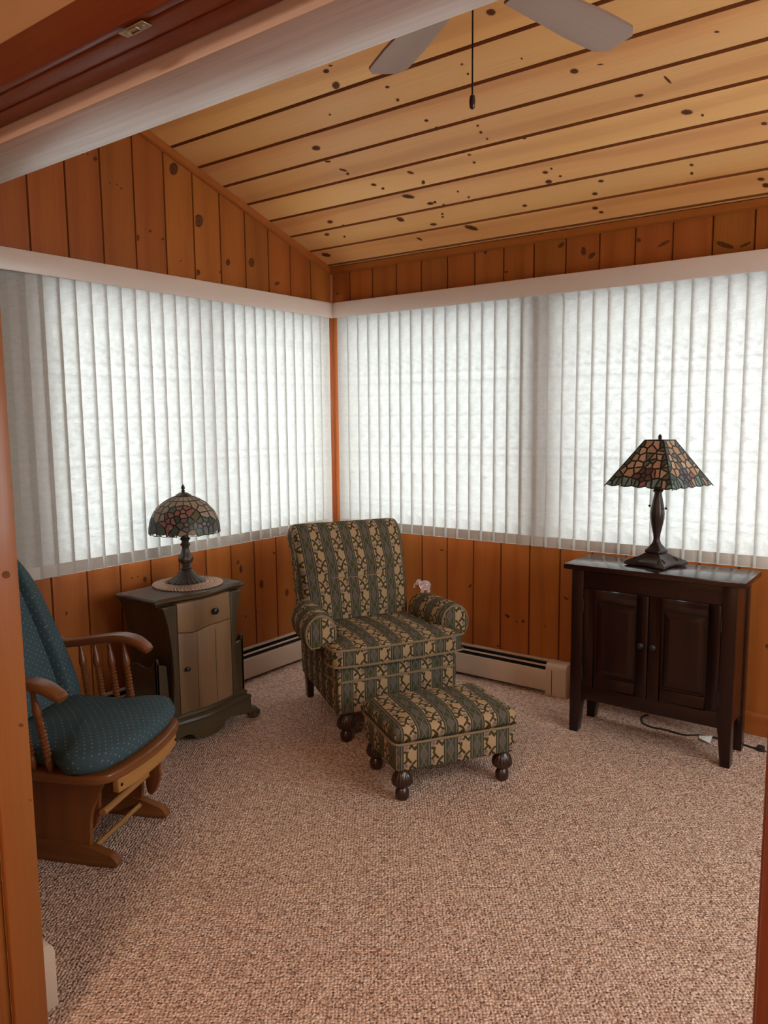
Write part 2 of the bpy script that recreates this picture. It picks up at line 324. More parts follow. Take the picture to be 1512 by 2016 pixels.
def knots_on(mb, K, mk, a0, a1, b0=-9, b1=9):
    for ca, cb, aa, ab_, ba, bb in K:
        if a0 <= ca < a1 and b0 <= cb < b1:
            n = 14; e = 1.2
            pts = [(0.0, 0.0)]+[(e*math.cos(2*PI*i/n), e*math.sin(2*PI*i/n)) for i in range(n)]
            lim = lambda q: min(max(q, a0+.006), a1-.006)
            vs_ = [mk(lim(ca+p*aa+q*ba), min(max(cb+p*ab_+q*bb, b0), b1)) for p, q in pts]
            fs = [(0, i+1, (i+1) % n+1) for i in range(n)]
            mb.add(vs_, fs, [[pts[i] for i in f] for f in fs], 1)
GR = .0045
def board(parent, a0, a1, lo, hi, mk, K=None, kb=(-9, 9), pine=None):
    GR = .0085 if pine else .0045
    # board along b (lo..hi may differ at the two edges); mk(a, b, depth) -> xyz ; depth>0 towards the room
    mb = MB(); D = .0
    l0, l1 = lo if isinstance(lo, tuple) else (lo, lo); h0, h1 = hi if isinstance(hi, tuple) else (hi, hi)
    s = (a0+GR, a1-GR); ou, ov = random.uniform(0, 30), random.uniform(0, 30)
    prof = [(a0+.0006, -.0075), (s[0], 0), (s[1], 0), (a1-.0006, -.0075)]
    def L(a): t = (a-a0)/(a1-a0); return l0+(l1-l0)*t
    def H(a): t = (a-a0)/(a1-a0); return h0+(h1-h0)*t
    v = [mk(a, L(a), d) for a, d in prof]+[mk(a, H(a), d) for a, d in prof]
    fs = [(i, i+1, i+5, i+4) for i in range(3)]; us = [[(L(prof[i][0])+ou, prof[i][0]+ov), (L(prof[i+1][0])+ou, prof[i+1][0]+ov), (H(prof[i+1][0])+ou, prof[i+1][0]+ov), (H(prof[i][0])+ou, prof[i][0]+ov)] for i in range(3)]
    for q_ in range(3): mb.add([v[i] for i in fs[q_]], [(0, 1, 2, 3)], [us[q_]], 0 if q_ == 1 else 2)
    if K: knots_on(mb, K, lambda a, b: mk(a, b, .0006), a0, a1, kb[0], kb[1])
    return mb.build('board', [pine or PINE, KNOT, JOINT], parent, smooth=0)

# left wall (x=0), boards vertical, edges at y = -k*.1735
WZ0, WZ1 = .786, 2.06
wl = struct('wall_left')
mb = MB()
mb.box((-WT, YF-.05, 0), (-.008, .02, WZ0)).box((-WT, YF-.05, WZ1), (-.008, .02, 2.30))
mb.prism([(YF-.05, 2.30), (.02, 2.30), (.02, zc(.02)), (YF-.05, zc(YF-.05))], 'x', -WT, -.008)
mb.box((-WT, YF-.05, WZ0), (-.008, -1.90, WZ1)).box((-WT, -.10, WZ0), (-.008, .02, WZ1))
mb.build('wall_backing', GROOVE, wl, smooth=0)
mkL = lambda a, b, d: (d, a, b)
ys = [-.003-.1742*k for k in range(18)]
for k in range(17):
    a0, a1 = ys[k+1], ys[k]
    if a0 < YF: a0 = YF
    if a1-a0 < .02: break
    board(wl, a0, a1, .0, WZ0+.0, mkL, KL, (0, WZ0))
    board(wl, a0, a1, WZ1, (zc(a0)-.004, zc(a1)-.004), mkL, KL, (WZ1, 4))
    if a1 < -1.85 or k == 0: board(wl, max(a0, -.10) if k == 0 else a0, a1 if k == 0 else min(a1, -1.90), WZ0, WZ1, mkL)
# back wall (y=0)
wb = struct('wall_back')
WA = [(.11, 1.36), (1.475, 2.74), (2.92, 3.92)]
mb = MB()
mb.box((-WT, .008, 0), (XR+.1, WT, WZ0)).box((-WT, .008, WZ1), (XR+.1, WT, zc(0)+.0))
e = [-WT]+[q for p in WA for q in p]+[XR+.1]
for k in range(0, len(e), 2): mb.box((e[k], .008, WZ0), (e[k+1], WT, WZ1))
mb.build('wall_backing', GROOVE, wb, smooth=0)
mkB = lambda a, b, d: (a, -d, b)
xs = [.003, .155]+[.155+.1728*k for k in range(1, 24)]
for k in range(len(xs)-1):
    a0, a1 = xs[k], min(xs[k+1], XR)
    if a1-a0 < .02: break
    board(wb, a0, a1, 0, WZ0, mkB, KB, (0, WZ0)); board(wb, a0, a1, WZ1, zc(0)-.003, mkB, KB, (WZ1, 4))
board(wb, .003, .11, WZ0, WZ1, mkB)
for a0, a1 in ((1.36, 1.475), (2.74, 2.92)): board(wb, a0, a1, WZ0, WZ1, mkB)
# right wall: out of the frame, with a wide bare window that lights the room from the right
wr = struct('wall_right'); RW = (-2.40, -.60, .90, 2.10)
mb = MB().box((XR, YF-.1, 0), (XR+WT, RW[0], 2.4)).box((XR, RW[1], 0), (XR+WT, .02, 2.4)).box((XR, RW[0], 0), (XR+WT, RW[1], RW[2])).box((XR, RW[0], RW[3]), (XR+WT, RW[1], 2.4))
mb.prism([(YF-.1, 2.4), (.02, 2.4), (.02, 2.4), (YF-.1, zc(YF))], 'x', XR, XR+WT)
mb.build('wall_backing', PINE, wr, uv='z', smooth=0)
# ceiling
ce = struct('ceiling')
cn = Vector((0, -SL, -1)).normalized()
def mkC(a, b, d): # a = y, b = x
    p = Vector((b, a, zc(a))); return tuple(p+cn*d)
mb = MB().add([(-WT, .1, zc(.1)+.012), (XR+WT, .1, zc(.1)+.012), (XR+WT, YF-.1, zc(YF-.1)+.012), (-WT, YF-.1, zc(YF-.1)+.012), (-WT, .1, zc(.1)+.1), (XR+WT, .1, zc(.1)+.1), (XR+WT, YF-.1, zc(YF-.1)+.1), (-WT, YF-.1, zc(YF-.1)+.1)],
    [(0, 1, 2, 3), (4, 5, 6, 7), (0, 1, 5, 4), (1, 2, 6, 5), (2, 3, 7, 6), (3, 0, 4, 7)])
mb.build('ceiling_backing', GROOVE, ce, smooth=0)
yc = [.0]+[-.030-.1645*k for k in range(19)]
for k in range(len(yc)-1):
    a0, a1 = max(yc[k+1], YF), yc[k]
    if a1-a0 < .02: break
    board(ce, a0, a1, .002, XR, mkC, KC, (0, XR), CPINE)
# trim strips
def trim(name, mb, mat, uv, bev=.003):
    o = mb.build(name, mat, None, bevel=bev, uv=uv); return tag(o, kind='structure')
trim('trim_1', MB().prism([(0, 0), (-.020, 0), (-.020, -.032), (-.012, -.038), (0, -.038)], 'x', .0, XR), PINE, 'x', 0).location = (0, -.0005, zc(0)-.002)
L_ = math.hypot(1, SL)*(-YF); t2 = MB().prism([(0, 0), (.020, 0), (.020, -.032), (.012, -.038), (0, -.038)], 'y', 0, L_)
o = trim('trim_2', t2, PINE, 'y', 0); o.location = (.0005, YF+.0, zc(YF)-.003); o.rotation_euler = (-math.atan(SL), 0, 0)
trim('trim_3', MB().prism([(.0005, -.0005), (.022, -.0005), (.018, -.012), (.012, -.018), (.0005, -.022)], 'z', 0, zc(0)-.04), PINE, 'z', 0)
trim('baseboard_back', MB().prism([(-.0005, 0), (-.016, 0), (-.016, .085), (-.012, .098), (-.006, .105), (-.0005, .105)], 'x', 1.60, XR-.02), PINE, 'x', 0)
# dividing wall with the doorway the picture is taken through
JX0, JX1, HZ = 1.56, 3.050, 2.03
wf = struct('wall_front')
mb = MB()
mb.box((-WT, -2.952, 0), (JX0-.02, YF, HZ+.02)).box((JX1+.02, -2.952, 0), (XR+WT, YF, HZ+.02)).box((-WT, -2.952, HZ+.02), (XR+WT, YF, zc(YF)+.05))
mb.build('wall_panel', PLASTER, wf, smooth=0)
mb = MB().box((JX0-.02, -2.952, 0), (JX0, YF, HZ))
knots_on(mb, [], None, 0, 0)
trim('trim_4', mb, JAMB, 'z')
mbk = MB(); 
for ky, kz, *r in KJ: knots_on(mbk, [[ky, kz]+r], lambda a, b: (JX0+.0008, a, b), -2.952, YF, 0, 2)
if mbk.v: mbk.build('knot', [JAMB, KNOT], wf, smooth=0)
trim('trim_5', MB().box((JX1, -2.952, 0), (JX1+.02, YF, HZ)), REDWOOD, 'z')
trim('trim_6', MB().box((JX0-.02, -2.952, HZ), (JX1+.02, YF, HZ+.02)), REDWOOD, 'x')
trim('trim_7', MB().box((JX0-.09, -2.970, HZ+.003), (JX1+.09, -2.952, HZ+.073)), REDWOOD, 'x', .004)
trim('trim_8', MB().box((JX0-.09, -2.970, 0), (JX0-.018, -2.952, HZ+.003)), JAMB, 'z', .004)
trim('trim_9', MB().box((JX1+.005, -2.970, 0), (JX1+.09, -2.952, HZ+.003)), REDWOOD, 'z', .004)
trim('trim_10', MB().box((JX0, -2.918, HZ-.003), (JX1, YF-.001, HZ)), REDWOOD, 'x', .002)
bmz = 2.000
trim('trim_11', MB().box((.004, YF+.001, bmz), (XR-.004, -2.742, bmz+.20)), PALEWOOD, 'x', .003)
# strike plate on the door head
sp = thing('strike_plate', 'small brass strike plate screwed under the dark door head', 'door hardware', (2.15, -2.955, HZ-.0005))
MB().box((-.030, -.009, -.0025), (.030, .009, 0)).build('plate', BRASS, sp, bevel=.001)
for sx in (-.022, .022): MB().lathe([(.004, 0), (.003, -.0012)], 10, (sx, 0, -.0025)).build('screw', BRASS, sp)
MB().tube([(-.010, -.005, -.0035), (.010, -.005, -.0035), (.010, .005, -.0035), (-.010, .005, -.0035)], .0015, 6, True).build('latch_rim', BRASS, sp)
# hall behind the camera (only its light and its wall above the door are seen)
hall = struct('wall_rear')
HB = YF-2.6
MB().box((-.2, HB-.1, 0), (XR+.2, HB, 2.45)).box((-.3, HB, 0), (-.2, -2.952, 2.45)).box((XR+.2, HB, 0), (XR+.3, -2.952, 2.45)).build('wall_panel', PLASTER, hall, smooth=0)
hc = struct('ceiling_hall'); MB().box((-.3, HB-.1, 2.45), (XR+.3, -2.952, 2.5)).build('ceiling_panel', PLASTER, hc, smooth=0)

# windows behind the blinds
def window(name, axis, a0, a1, z0, z1, ndiv):
    root = struct(name); fr = .032
    def B(lo, hi): # lo,hi: (a, depth, z) depth measured outwards from the wall face
        if axis == 'x': return ((-hi[1], lo[0], lo[2]), (-lo[1], hi[0], hi[2]))
        if axis == 'y': return ((lo[0], lo[1], lo[2]), (hi[0], hi[1], hi[2]))
        return ((XR+lo[1], lo[0], lo[2]), (XR+hi[1], hi[0], hi[2]))
    wdt = (a1-a0)/ndiv
    m = MB()
    for lo, hi in (((a0, .03, z0), (a0+fr, .11, z1)), ((a1-fr, .03, z0), (a1, .11, z1)), ((a0, .03, z0), (a1, .11, z0+fr)), ((a0, .03, z1-fr), (a1, .11, z1))): m.box(*B(lo, hi))
    m.build('window_frame', WHITE, root, bevel=.003)
    for k in range(1, ndiv): MB().box(*B((a0+wdt*k-.03, .04, z0+fr), (a0+wdt*k+.03, .10, z1-fr))).build('mullion', WHITE, root, bevel=.003)
    for k in range(ndiv):
        p0 = a0+wdt*k+(fr if k == 0 else .03); p1 = a0+wdt*(k+1)-(fr if k == ndiv-1 else .03)
        MB().box(*B((p0, .068, z0+fr), (p1, .072, z1-fr))).build('pane', GLASS, root, smooth=0)
window('window_1', 'x', -1.90, -.10, WZ0, WZ1, 2)
for i, (a, b) in enumerate(WA): window('window_%d' % (i+2), 'y', a, b, WZ0, WZ1, 1)
window('window_5', 'r', RW[0], RW[1], RW[2], RW[3], 2)

# ------------------------------------------------------------------ vertical blinds
def slat_mb(W, Hh):
    def f(i, j):
        t = i/8-.5; x = t*W; y = .0022*math.cos(t*PI)-.0011; return (x, y, -Hh*(j/3))
    m = MB().grid(9, 4, f, uvf=lambda i, j: ((i/8)*W, Hh*(j/3))); return m
ZT, ZS = 2.075, .776
def blind(name, label, axis, edges, a_lo, a_hi, tilt):
    root = thing(name, label, 'blinds')
    V = .088
    if axis == 'x':
        val = MB().box((.082, a_lo, 2.047), (V+.004, a_hi, 2.136)).box((.002, a_lo, 2.126), (.082, a_hi, 2.136))
        rail = MB().box((.030, a_lo+.02, 2.075), (.072, a_hi-.02, 2.115))
    else:
        val = MB().box((a_lo, -V-.004, 2.047), (a_hi, -.082, 2.136)).box((a_lo, -.082, 2.126), (a_hi, -.002, 2.136))
        rail = MB().box((a_lo+.02, -.072, 2.075), (a_hi-.02, -.030, 2.115))
    val.build('valance', VALANCE, root, bevel=.003); rail.build('head_rail', WHITE, root, bevel=.002)
    first = None; W = .088
    for k, e in enumerate(edges):
        if first is None:
            s0 = slat_mb(W, ZT-ZS).build('slat', SLAT, root, smooth=60); s0.data.uv_layers[0].name = 'UVMap'
            wgt = MB().box((-.031, -.0075, -.0), (.031, -.0062, .052)).build('bottom_weight', HEM, s0, bevel=.0006); wgt.location = (0, .0058, -(ZT-ZS)+.003)
            first = (s0, wgt); s = s0
        else:
            s = first[0].copy(); COL.objects.link(s); s.parent = root
            g = first[1].copy(); COL.objects.link(g); g.parent = s
        jit = random.uniform(-.02, .02)
        if axis == 'x': s.location = (.047, e, ZT); s.rotation_euler = (0, 0, PI/2+tilt+jit)
        else: s.location = (e, -.047, ZT); s.rotation_euler = (0, 0, tilt+jit)
    return root
blind('vertical_blind', 'closed cream vertical blind with valance across the left wall window', 'x', [-.122-.0762*k for k in range(28)], -2.24, -.0865, -.14)
blind('vertical_blind', 'wide closed cream vertical blind with valance across the back wall windows', 'y', [.140+.0765*k for k in range(50)], .0925, XR-.03, .14)

# ------------------------------------------------------------------ baseboard heaters
def heater(label, loc, rz, L, cap0, cap1):
    h = thing('baseboard_heater', label, 'heater', loc, rz)   # local: x along the wall, y away from the wall (room side +)
    MB().prism([(.0005, .012), (.004, .012), (.004, .150), (.026, .162), (.026, .170), (.0005, .169)], 'x', 0, L).build('back_panel', ENAMEL, h, bevel=.001)
    MB().box((.01, .006, .03), (L-.01, .059, .126)).box((.01, .0045, .10), (L-.01, .0065, .158)).build('core_and_slot_shade', BLACK, h)  # core, plus a thin black plate painting in the shade of the slots
    MB().prism([(.060, .017), (.075, .017), (.075, .122), (.072, .128), (.060, .128)], 'x', .004, L-.004).build('front_panel', ENAMEL, h, bevel=.0015)
    MB().prism([(.044, .147), (.056, .1435), (.0565, .1465), (.0445, .150)], 'x', .004, L-.004).build('damper', ENAMEL, h)
    for f, x0 in ((cap0, 0), (cap1, L-.11)):
        if f:
            pr = [(.001, 0), (.082, 0), (.082, .140)]+arc(.060, .140, .022, 0, 90, 6, .032)+[(.001, .172)]
            c = MB().prism(pr, 'x', x0-.002, x0+.112).build('end_cap', ENAMEL, h, bevel=.002)
            MB().box((x0+.075, .0822, .004), (x0+.078, .0832, .138)).build('cap_seam', GROOVE, c)
    return h
heater('long cream baseboard heater along the back wall, ending beside the dark cabinet', (1.615, 0, 0), PI, 1.51, True, False)
heater('cream baseboard heater along the left wall, behind the nightstand and glider', (0, -.10, 0), -PI/2, 2.60, False, False)
heater('cream heater end with rounded top beside the pine door jamb', (.12, YF, 0), 0, 1.335, False, True)
# ------------------------------------------------------------------ furniture materials
def tapestry():
    k = N('tapestry_stripe'); u, v, _ = k.sep(k.uv()); P = .113
    p = k.fract(k.math('DIVIDE', u, P)); q = k.ab(k.sub(p, .735))
    q = k.mn(q, k.sub(1.0, q))
    weave = k.noise(k.comb(k.mul(u, 700), k.mul(v, 500)), 1, 2, .7)
    TAN, DK, LG, FLD, MV = (.40, .255, .138), (.024, .018, .009), (.130, .115, .076), (.066, .059, .040), (.112, .080, .070)
    # diamond field
    a = k.ab(k.math('DIVIDE', k.sub(p, .735), .140)); vv = k.math('DIVIDE', v, .055)
    b = k.mul(k.ab(k.sub(k.fract(vv), .5)), 2.0)
    lat = k.lt(k.ab(k.sub(a, b)), .15); inside = k.lt(a, k.sub(b, .15)); ins2 = k.lt(a, k.sub(k.sub(1.0, b), .35))
    par = k.lt(k.fract(k.mul(k.add(vv, .5), .5)), .5)
    fld = k.mix(inside, FLD, k.mix(par, (.060, .053, .019), MV)); fld = k.mix(lat, fld, LG)
    c = fld
    c = k.mix(k.math('GREATER_THAN', q, .140), c, DK); c = k.mix(k.math('GREATER_THAN', q, .165), c, LG); c = k.mix(k.math('GREATER_THAN', q, .222), c, DK)
    # floral stripe
    x = k.mul(k.sub(p, .235), P); H = .108
    cell = k.math('DIVIDE', v, H); y = k.mul(k.fract(cell), H)
    sg = k.sub(k.mul(k.lt(k.fract(k.mul(cell, .5)), .5), 2.0), 1.0); x = k.mul(x, sg)
    wob = k.noise(k.comb(k.mul(u, 90), k.mul(v, 90)), 1, 2, .5); x = k.add(x, k.mul(k.sub(wob, .5), .010))
    def seg(ax, ay, bx, by):
        dx, dy = bx-ax, by-ay; px, py = k.sub(x, ax), k.sub(y, ay)
        h = k.math('DIVIDE', k.add(k.mul(px, dx), k.mul(py, dy)), dx*dx+dy*dy); h = k.mx(k.mn(h, 1.0), 0.0)
        ex, ey = k.sub(px, k.mul(h, dx)), k.sub(py, k.mul(h, dy)); return k.add(k.mul(ex, ex), k.mul(ey, ey))
    d = None
    for s_ in ((-.016, 0, -.010, .020), (-.002, .034, .006, .050), (.006, .050, -.006, .074), (-.002, .086, .016, .108), (.006, .050, .023, .060), (.004, .046, .020, .026), (-.006, .074, -.022, .088), (-.006, .072, -.020, .060), (.010, .098, .022, .086), (-.012, .012, -.022, .022), (.020, .026, .024, .036)):
        e = seg(*s_); d = e if d is None else k.mn(d, e)
    def blob(cx, cy, r): 
        ex, ey = k.sub(x, cx), k.sub(y, cy); return k.lt(k.add(k.mul(ex, ex), k.mul(ey, ey)), r*r)
    fl = k.mix(k.mx(blob(-.016, .036, .0105), blob(.017, .075, .0095)), TAN, (.26, .165, .15))
    fl = k.mix(k.mx(blob(-.016, .036, .004), blob(.017, .075, .004)), fl, (.15, .10, .10))
    fl = k.mix(k.lt(d, .0044**2), fl, (.042, .033, .009))
    c = k.mix(k.math('GREATER_THAN', q, .262), c, fl)
    c = k.mix(k.mul(weave, .35), c, (.07, .06, .04))
    return k.pbr(c, .95, .08, 0, k.bump(weave, .35, .001))
TAP = tapestry()
def dotted():
    k = N('blue_dotted_cloth'); u, v, _ = k.sep(k.uv()); S = .031
    def dots(ou, ov, seed):
        a, b = k.add(k.math('DIVIDE', u, S), ou), k.add(k.math('DIVIDE', v, S), ov)
        fa, fb = k.sub(k.fract(a), .5), k.sub(k.fract(b), .5)
        return k.lt(k.add(k.ab(fa), k.ab(fb)), .095)
    weave = k.noise(k.comb(k.mul(u, 800), k.mul(v, 800)), 1, 2, .7); big = k.noise(k.uv(), 14, 2, .5)
    c = k.mix(big, (.044, .070, .080), (.062, .094, .103))
    d = k.mx(dots(0, 0, 0), dots(.5, .5, 1)); dd = k.mix(k.step(k.noise(k.uv(), 30, 1, .5), .35, .65), (.16, .20, .19), (.30, .32, .26))
    c = k.mix(d, c, dd); c = k.mix(k.mul(weave, .3), c, (.02, .04, .05))
    return k.pbr(c, .95, .1, 0, k.bump(weave, .3, .001))
DOT = dotted()
MAHOG = wood('dark_mahogany', (.004, .0011, .0008), (.0095, .0022, .0013), (.019, .0044, .0022), .28, .10, ring=16, var=.05)
MAHOGT = wood('polished_mahogany', (.006, .0018, .0013), (.014, .0036, .0022), (.024, .006, .0035), .17, .35, ring=12, var=.05)
PIPE = flat('corded_piping', (.21, .14, .078), .9, .1, var=.5, scale=260)
OAK = wood('honey_oak', (.070, .017, .004), (.14, .039, .009), (.20, .060, .015), .35, .22, ring=22, var=.06)
OAKL = wood('light_oak', (.20, .075, .018), (.30, .125, .032), (.38, .17, .05), .35, .25, ring=22, var=.06)
OLIVE = wood('olive_paint', (.024, .013, .006), (.052, .031, .014), (.070, .044, .021), .40, .10, ring=10, var=.05)
DRIFT = wood('driftwood_front', (.062, .027, .010), (.155, .078, .034), (.235, .125, .060), .5, .05, ring=7, var=.04, streak=1.3, gs=.9)
BUN = wood('carved_walnut', (.012, .005, .003), (.026, .010, .006), (.042, .018, .010), .35, .3, ring=18, var=.04)
BRONZE = flat('antique_bronze', (.075, .055, .043), .42, .5, .45, var=.25, scale=90)
DKBRONZE = flat('dark_bronze', (.028, .014, .011), .34, .5, .35, var=.25, scale=90)
LEAD = flat('lead_came', (.020, .018, .016), .45, .5, .5)
IRON = flat('dark_iron', (.03, .025, .022), .4, .5, .6)
DOILYM = flat('crocheted_cotton', (.56, .39, .29), .9, .1, var=.22, scale=150)
FANM = wood('bleached_blade', (.22, .13, .095), (.28, .17, .13), (.33, .21, .165), .45, .1, ring=12, var=.02)
RUBBER = flat('black_cord', (.008, .008, .008), .5)
PAPER = flat('white_label', (.70, .68, .62), .6)
def pane_mat():
    k = N('art_glass'); oc = k.n('ObjectInfo').outputs['Color']; co = k.n('TexCoord').outputs['Object']
    nz = k.noise(co, 70, 3, .6); sw = k.noise(co, 22, 2, .5)
    hs = k.mix(k.mul(nz, .5), oc, k.mix(.45, oc, (1.0, .9, .75))); c = k.mix(k.mul(sw, .4), hs, k.mix(.5, hs, (.02, .015, .01)))
    d = k.n('BsdfDiffuse'); k.set(d.inputs[0], c); t = k.n('BsdfTranslucent'); k.set(t.inputs[0], c); g = k.n('BsdfGlossy'); g.inputs['Roughness'].default_value = .35
    m1 = k.n('MixShader'); m1.inputs[0].default_value = .5; k.t.links.new(d.outputs[0], m1.inputs[1]); k.t.links.new(t.outputs[0], m1.inputs[2])
    m2 = k.n('MixShader'); m2.inputs[0].default_value = .02; k.t.links.new(m1.outputs[0], m2.inputs[1]); k.t.links.new(g.outputs[0], m2.inputs[2])
    k.t.links.new(m2.outputs[0], k.out.inputs[0]); return k.m
PANE = pane_mat()

# ------------------------------------------------------------------ shape helpers
def inset2(P, d):
    n = len(P); out = []
    area = sum(P[i][0]*P[(i+1) % n][1]-P[(i+1) % n][0]*P[i][1] for i in range(n)); sg = 1 if area > 0 else -1
    for i in range(n):
        a, b, c = P[i-1], P[i], P[(i+1) % n]; tx, ty = c[0]-a[0], c[1]-a[1]; L = math.hypot(tx, ty) or 1
        out.append((b[0]-sg*ty/L*d, b[1]+sg*tx/L*d))
    return out
def loft(sections, uvs=None, cap=(True, True)):
    m = MB(); n = len(sections[0])
    return m.grid(len(sections), n, lambda i, j: sections[i][j], cv=True, cap=cap, uvf=uvs)
def rrect(hx, hy, r, n=5, cx=0, cy=0):
    return arc(cx+hx-r, cy+hy-r, r, 0, 90, n)+arc(cx-hx+r, cy+hy-r, r, 90, 180, n)+arc(cx-hx+r, cy-hy+r, r, 180, 270, n)+arc(cx+hx-r, cy-hy+r, r, 270, 360, n)
def densify(P, mx_):
    out = []
    for i in range(len(P)):
        a, b = P[i], P[(i+1) % len(P)]; k = max(1, int(math.dist(a, b)/mx_))
        out += [(a[0]+(b[0]-a[0])*t/k, a[1]+(b[1]-a[1])*t/k) for t in range(k)]
    return out
def puff(outline, z0, z1, crown, soft=.02, cen=(0, 0), botcrown=0.0):
    P = densify(outline, .03)
    ins = lambda d, z, s=1.0: [((x-cen[0])*s+cen[0], (y-cen[1])*s+cen[1], z) for x, y in (inset2(P, d) if d else P)]
    S = [ins(soft, z0-botcrown, .05), ins(soft, z0-botcrown*.6, .6), ins(soft, z0), ins(soft*.3, z0+soft*.25), ins(0, z0+soft*.9), ins(0, z1-soft*.9), ins(soft*.3, z1-soft*.25), ins(soft, z1+.0)]
    for s, q in ((.88, .35), (.7, .66), (.45, .90), (.22, .98), (.03, 1)): S.append(ins(soft, z1+crown*q, s))
    return loft(S)
def bun_leg(h, r):
    prof = [(r*.62, 0), (r*.86, h*.05), (r*.95, h*.17), (r*.9, h*.28), (r*.6, h*.38), (r*.5, h*.41), (r*1.12, h*.45), (r*1.35, h*.52), (r*1.38, h*.60), (r*1.25, h*.72), (r*.95, h*.84), (r*.78, h*.9), (r*.82, h*.96), (r*.82, h)]
    fl = lambda a, i: 1+(-.10*abs(math.cos(a*8))**3+.05 if 6 <= i <= 10 else 0)
    return MB().lathe(prof, 48, flute=fl)

# ------------------------------------------------------------------ armchair
ch = thing('armchair', 'tapestry striped rolled arm chair in the corner, before the two blinds', 'armchair', (1.147, -.922, 0), math.radians(61))
fsec = []
for y, d in ((-.036, .016), (-.032, .005), (-.022, 0), (.1, 0), (.3, 0), (.5, 0), (.635, 0), (.65, .012)):
    hw = .302-.052*max(0, y)/.62
    P = arc(hw-.02, .33, .02, 0, 90, 4)+arc(-hw+.02, .33, .02, 90, 180, 4)+[(-hw, .25), (-hw*.985, .135)]+[(-.1, .135), (.1, .135)]+[(hw*.985, .135), (hw, .25)]
    fsec.append([(x, y, z) for x, z in (inset2(P, d) if d else P)])
loft(fsec).build('frame', TAP, ch, uv='fab', smooth=50)
MB().tube([(-.305, .12, .286), (-.302, -.01, .286), (-.285, -.036, .286), (0, -.040, .286), (.285, -.036, .286), (.302, -.01, .286), (.305, .12, .286)], .0055, 8).build('piping', PIPE, ch, uv='x')
tcush = [(.30, -.062), (.325, -.035), (.328, .04), (.315, .058), (.268, .066), (.262, .12), (.258, .43), (-.258, .43), (-.262, .12), (-.268, .066), (-.315, .058), (-.328, .04), (-.325, -.035), (-.30, -.062), (-.15, -.075), (.15, -.075)]
cu = puff(tcush, .352, .452, .022, .018, (0, .17)).build('seat_cushion', TAP, ch, uv='fab', smooth=70)
fr_ = [(-.268, .068), (-.322, .055), (-.331, .03), (-.328, -.035), (-.302, -.064), (-.15, -.078), (.15, -.078), (.302, -.064), (.328, -.035), (.331, .03), (.322, .055), (.268, .068)]
for zz in (.366, .440): MB().tube([(x, y, zz) for x, y in sp2(fr_, 4)], .0055, 8).build('piping', PIPE, cu, uv='x')
# back: closed profile in (y, z)
bp = sp2([(.425, .34), (.418, .44), (.440, .56), (.475, .68), (.520, .80), (.556, .872), (.60, .908), (.655, .910), (.700, .878), (.712, .83), (.695, .785), (.675, .74), (.662, .60), (.655, .34)], 6)
xsB = [-1, -.992, -.965, -.90]+[-.8+.1*i for i in range(17)]+[.90, .965, .992, 1]; insB = [.035, .017, .004, 0]+[0]*17+[0, .004, .017, .035]
arcB = [0]
for i in range(1, len(bp)): arcB.append(arcB[-1]+math.dist(bp[i], bp[i-1]))
def bpos(i, j):
    P = inset2(bp, insB[i]) if insB[i] else bp; y, z = P[j]; t = xsB[i]; hw = .268+.026*min(1, max(0, (z-.4)/.45))
    if j < 34 and abs(t) < .97:
        edge = min(1, max(0, (.80-abs(t))/.08))
        y += edge*(.018*math.exp(-((z-.655)/.007)**2)-.016*math.exp(-((z-.71)/.05)**2)*(1 if z > .655 else .0))
        y -= .022*(1-t*t)*math.exp(-((z-.62)/.22)**2)
    return (t*hw, y, z)
MB().grid(len(xsB), len(bp), bpos, cv=True, cap=(True, True), uvf=lambda i, j: (xsB[min(i, len(xsB)-1)]*.305, arcB[j] if j < len(bp) else arcB[-1]+.3)).build('backrest', TAP, ch, smooth=70, uv='fab')
MB().tube([(-.20, .466, .657), (-.10, .452, .652), (0, .448, .650), (.10, .452, .652), (.205, .466, .657)], .0035, 6).build('seam', PIPE, ch, uv='x')
for s in (-1, 1):
    loop = [(.262, .345), (.262, .45)]+[(.343-.082*math.cos(math.radians(a)), (.492 if s < 0 else .467)+.093*math.sin(math.radians(a))) for a in range(-8, 236, 12)]+[(.350, .420), (.325, .408), (.306, .395), (.303, .345)]
    loop = [(s*x, z) for x, z in loop]
    al = [0]
    for i in range(1, len(loop)): al.append(al[-1]+math.dist(loop[i], loop[i-1]))
    yk = [.058, .066, .084, .12, .17, .22, .27, .32, .36, .39, .405]; ik = [.022, .008, 0, 0, 0, 0, 0, 0, .004, .016, .04]
    sec = []
    for y, d in zip(yk, ik):
        P = inset2(loop, d) if d else loop; k = 1-.085*max(0, y-.06)/.34
        sec.append([(x*k, y+(.10*(abs(x)-.262)*s*s if y > .3 else 0)*-1, z+((.008 if s < 0 else 0)*max(0, y-.1)/.3 if z > .42 else 0)) for x, z in P])
    am = loft(sec, uvs=lambda i, j: (yk[min(i, len(yk)-1)]+.02, al[min(j, len(al)-1)]+.05)).build('armrest', TAP, ch, smooth=60, uv='fab')
    P = inset2(loop, .016)
    MB().prism(P, 'y', .046, .066).build('arm_panel', TAP, am, bevel=.004, uv='fab')
    P2 = inset2(loop, .012)[1:24]
    MB().tube([(x, .056, z) for x, z in P2], .0055, 8).build('piping', PIPE, am, uv='x')
    bun_leg(.138, .030).build('leg', BUN, ch, loc=(s*.25, .0, 0), uv='z')
    MB().prism([(-.022, .14), (.022, .14), (.016, 0), (-.016, 0)], 'y', -.02, .02).build('leg', BUN, ch, loc=(s*.215, .612, 0), bevel=.003, uv='z')
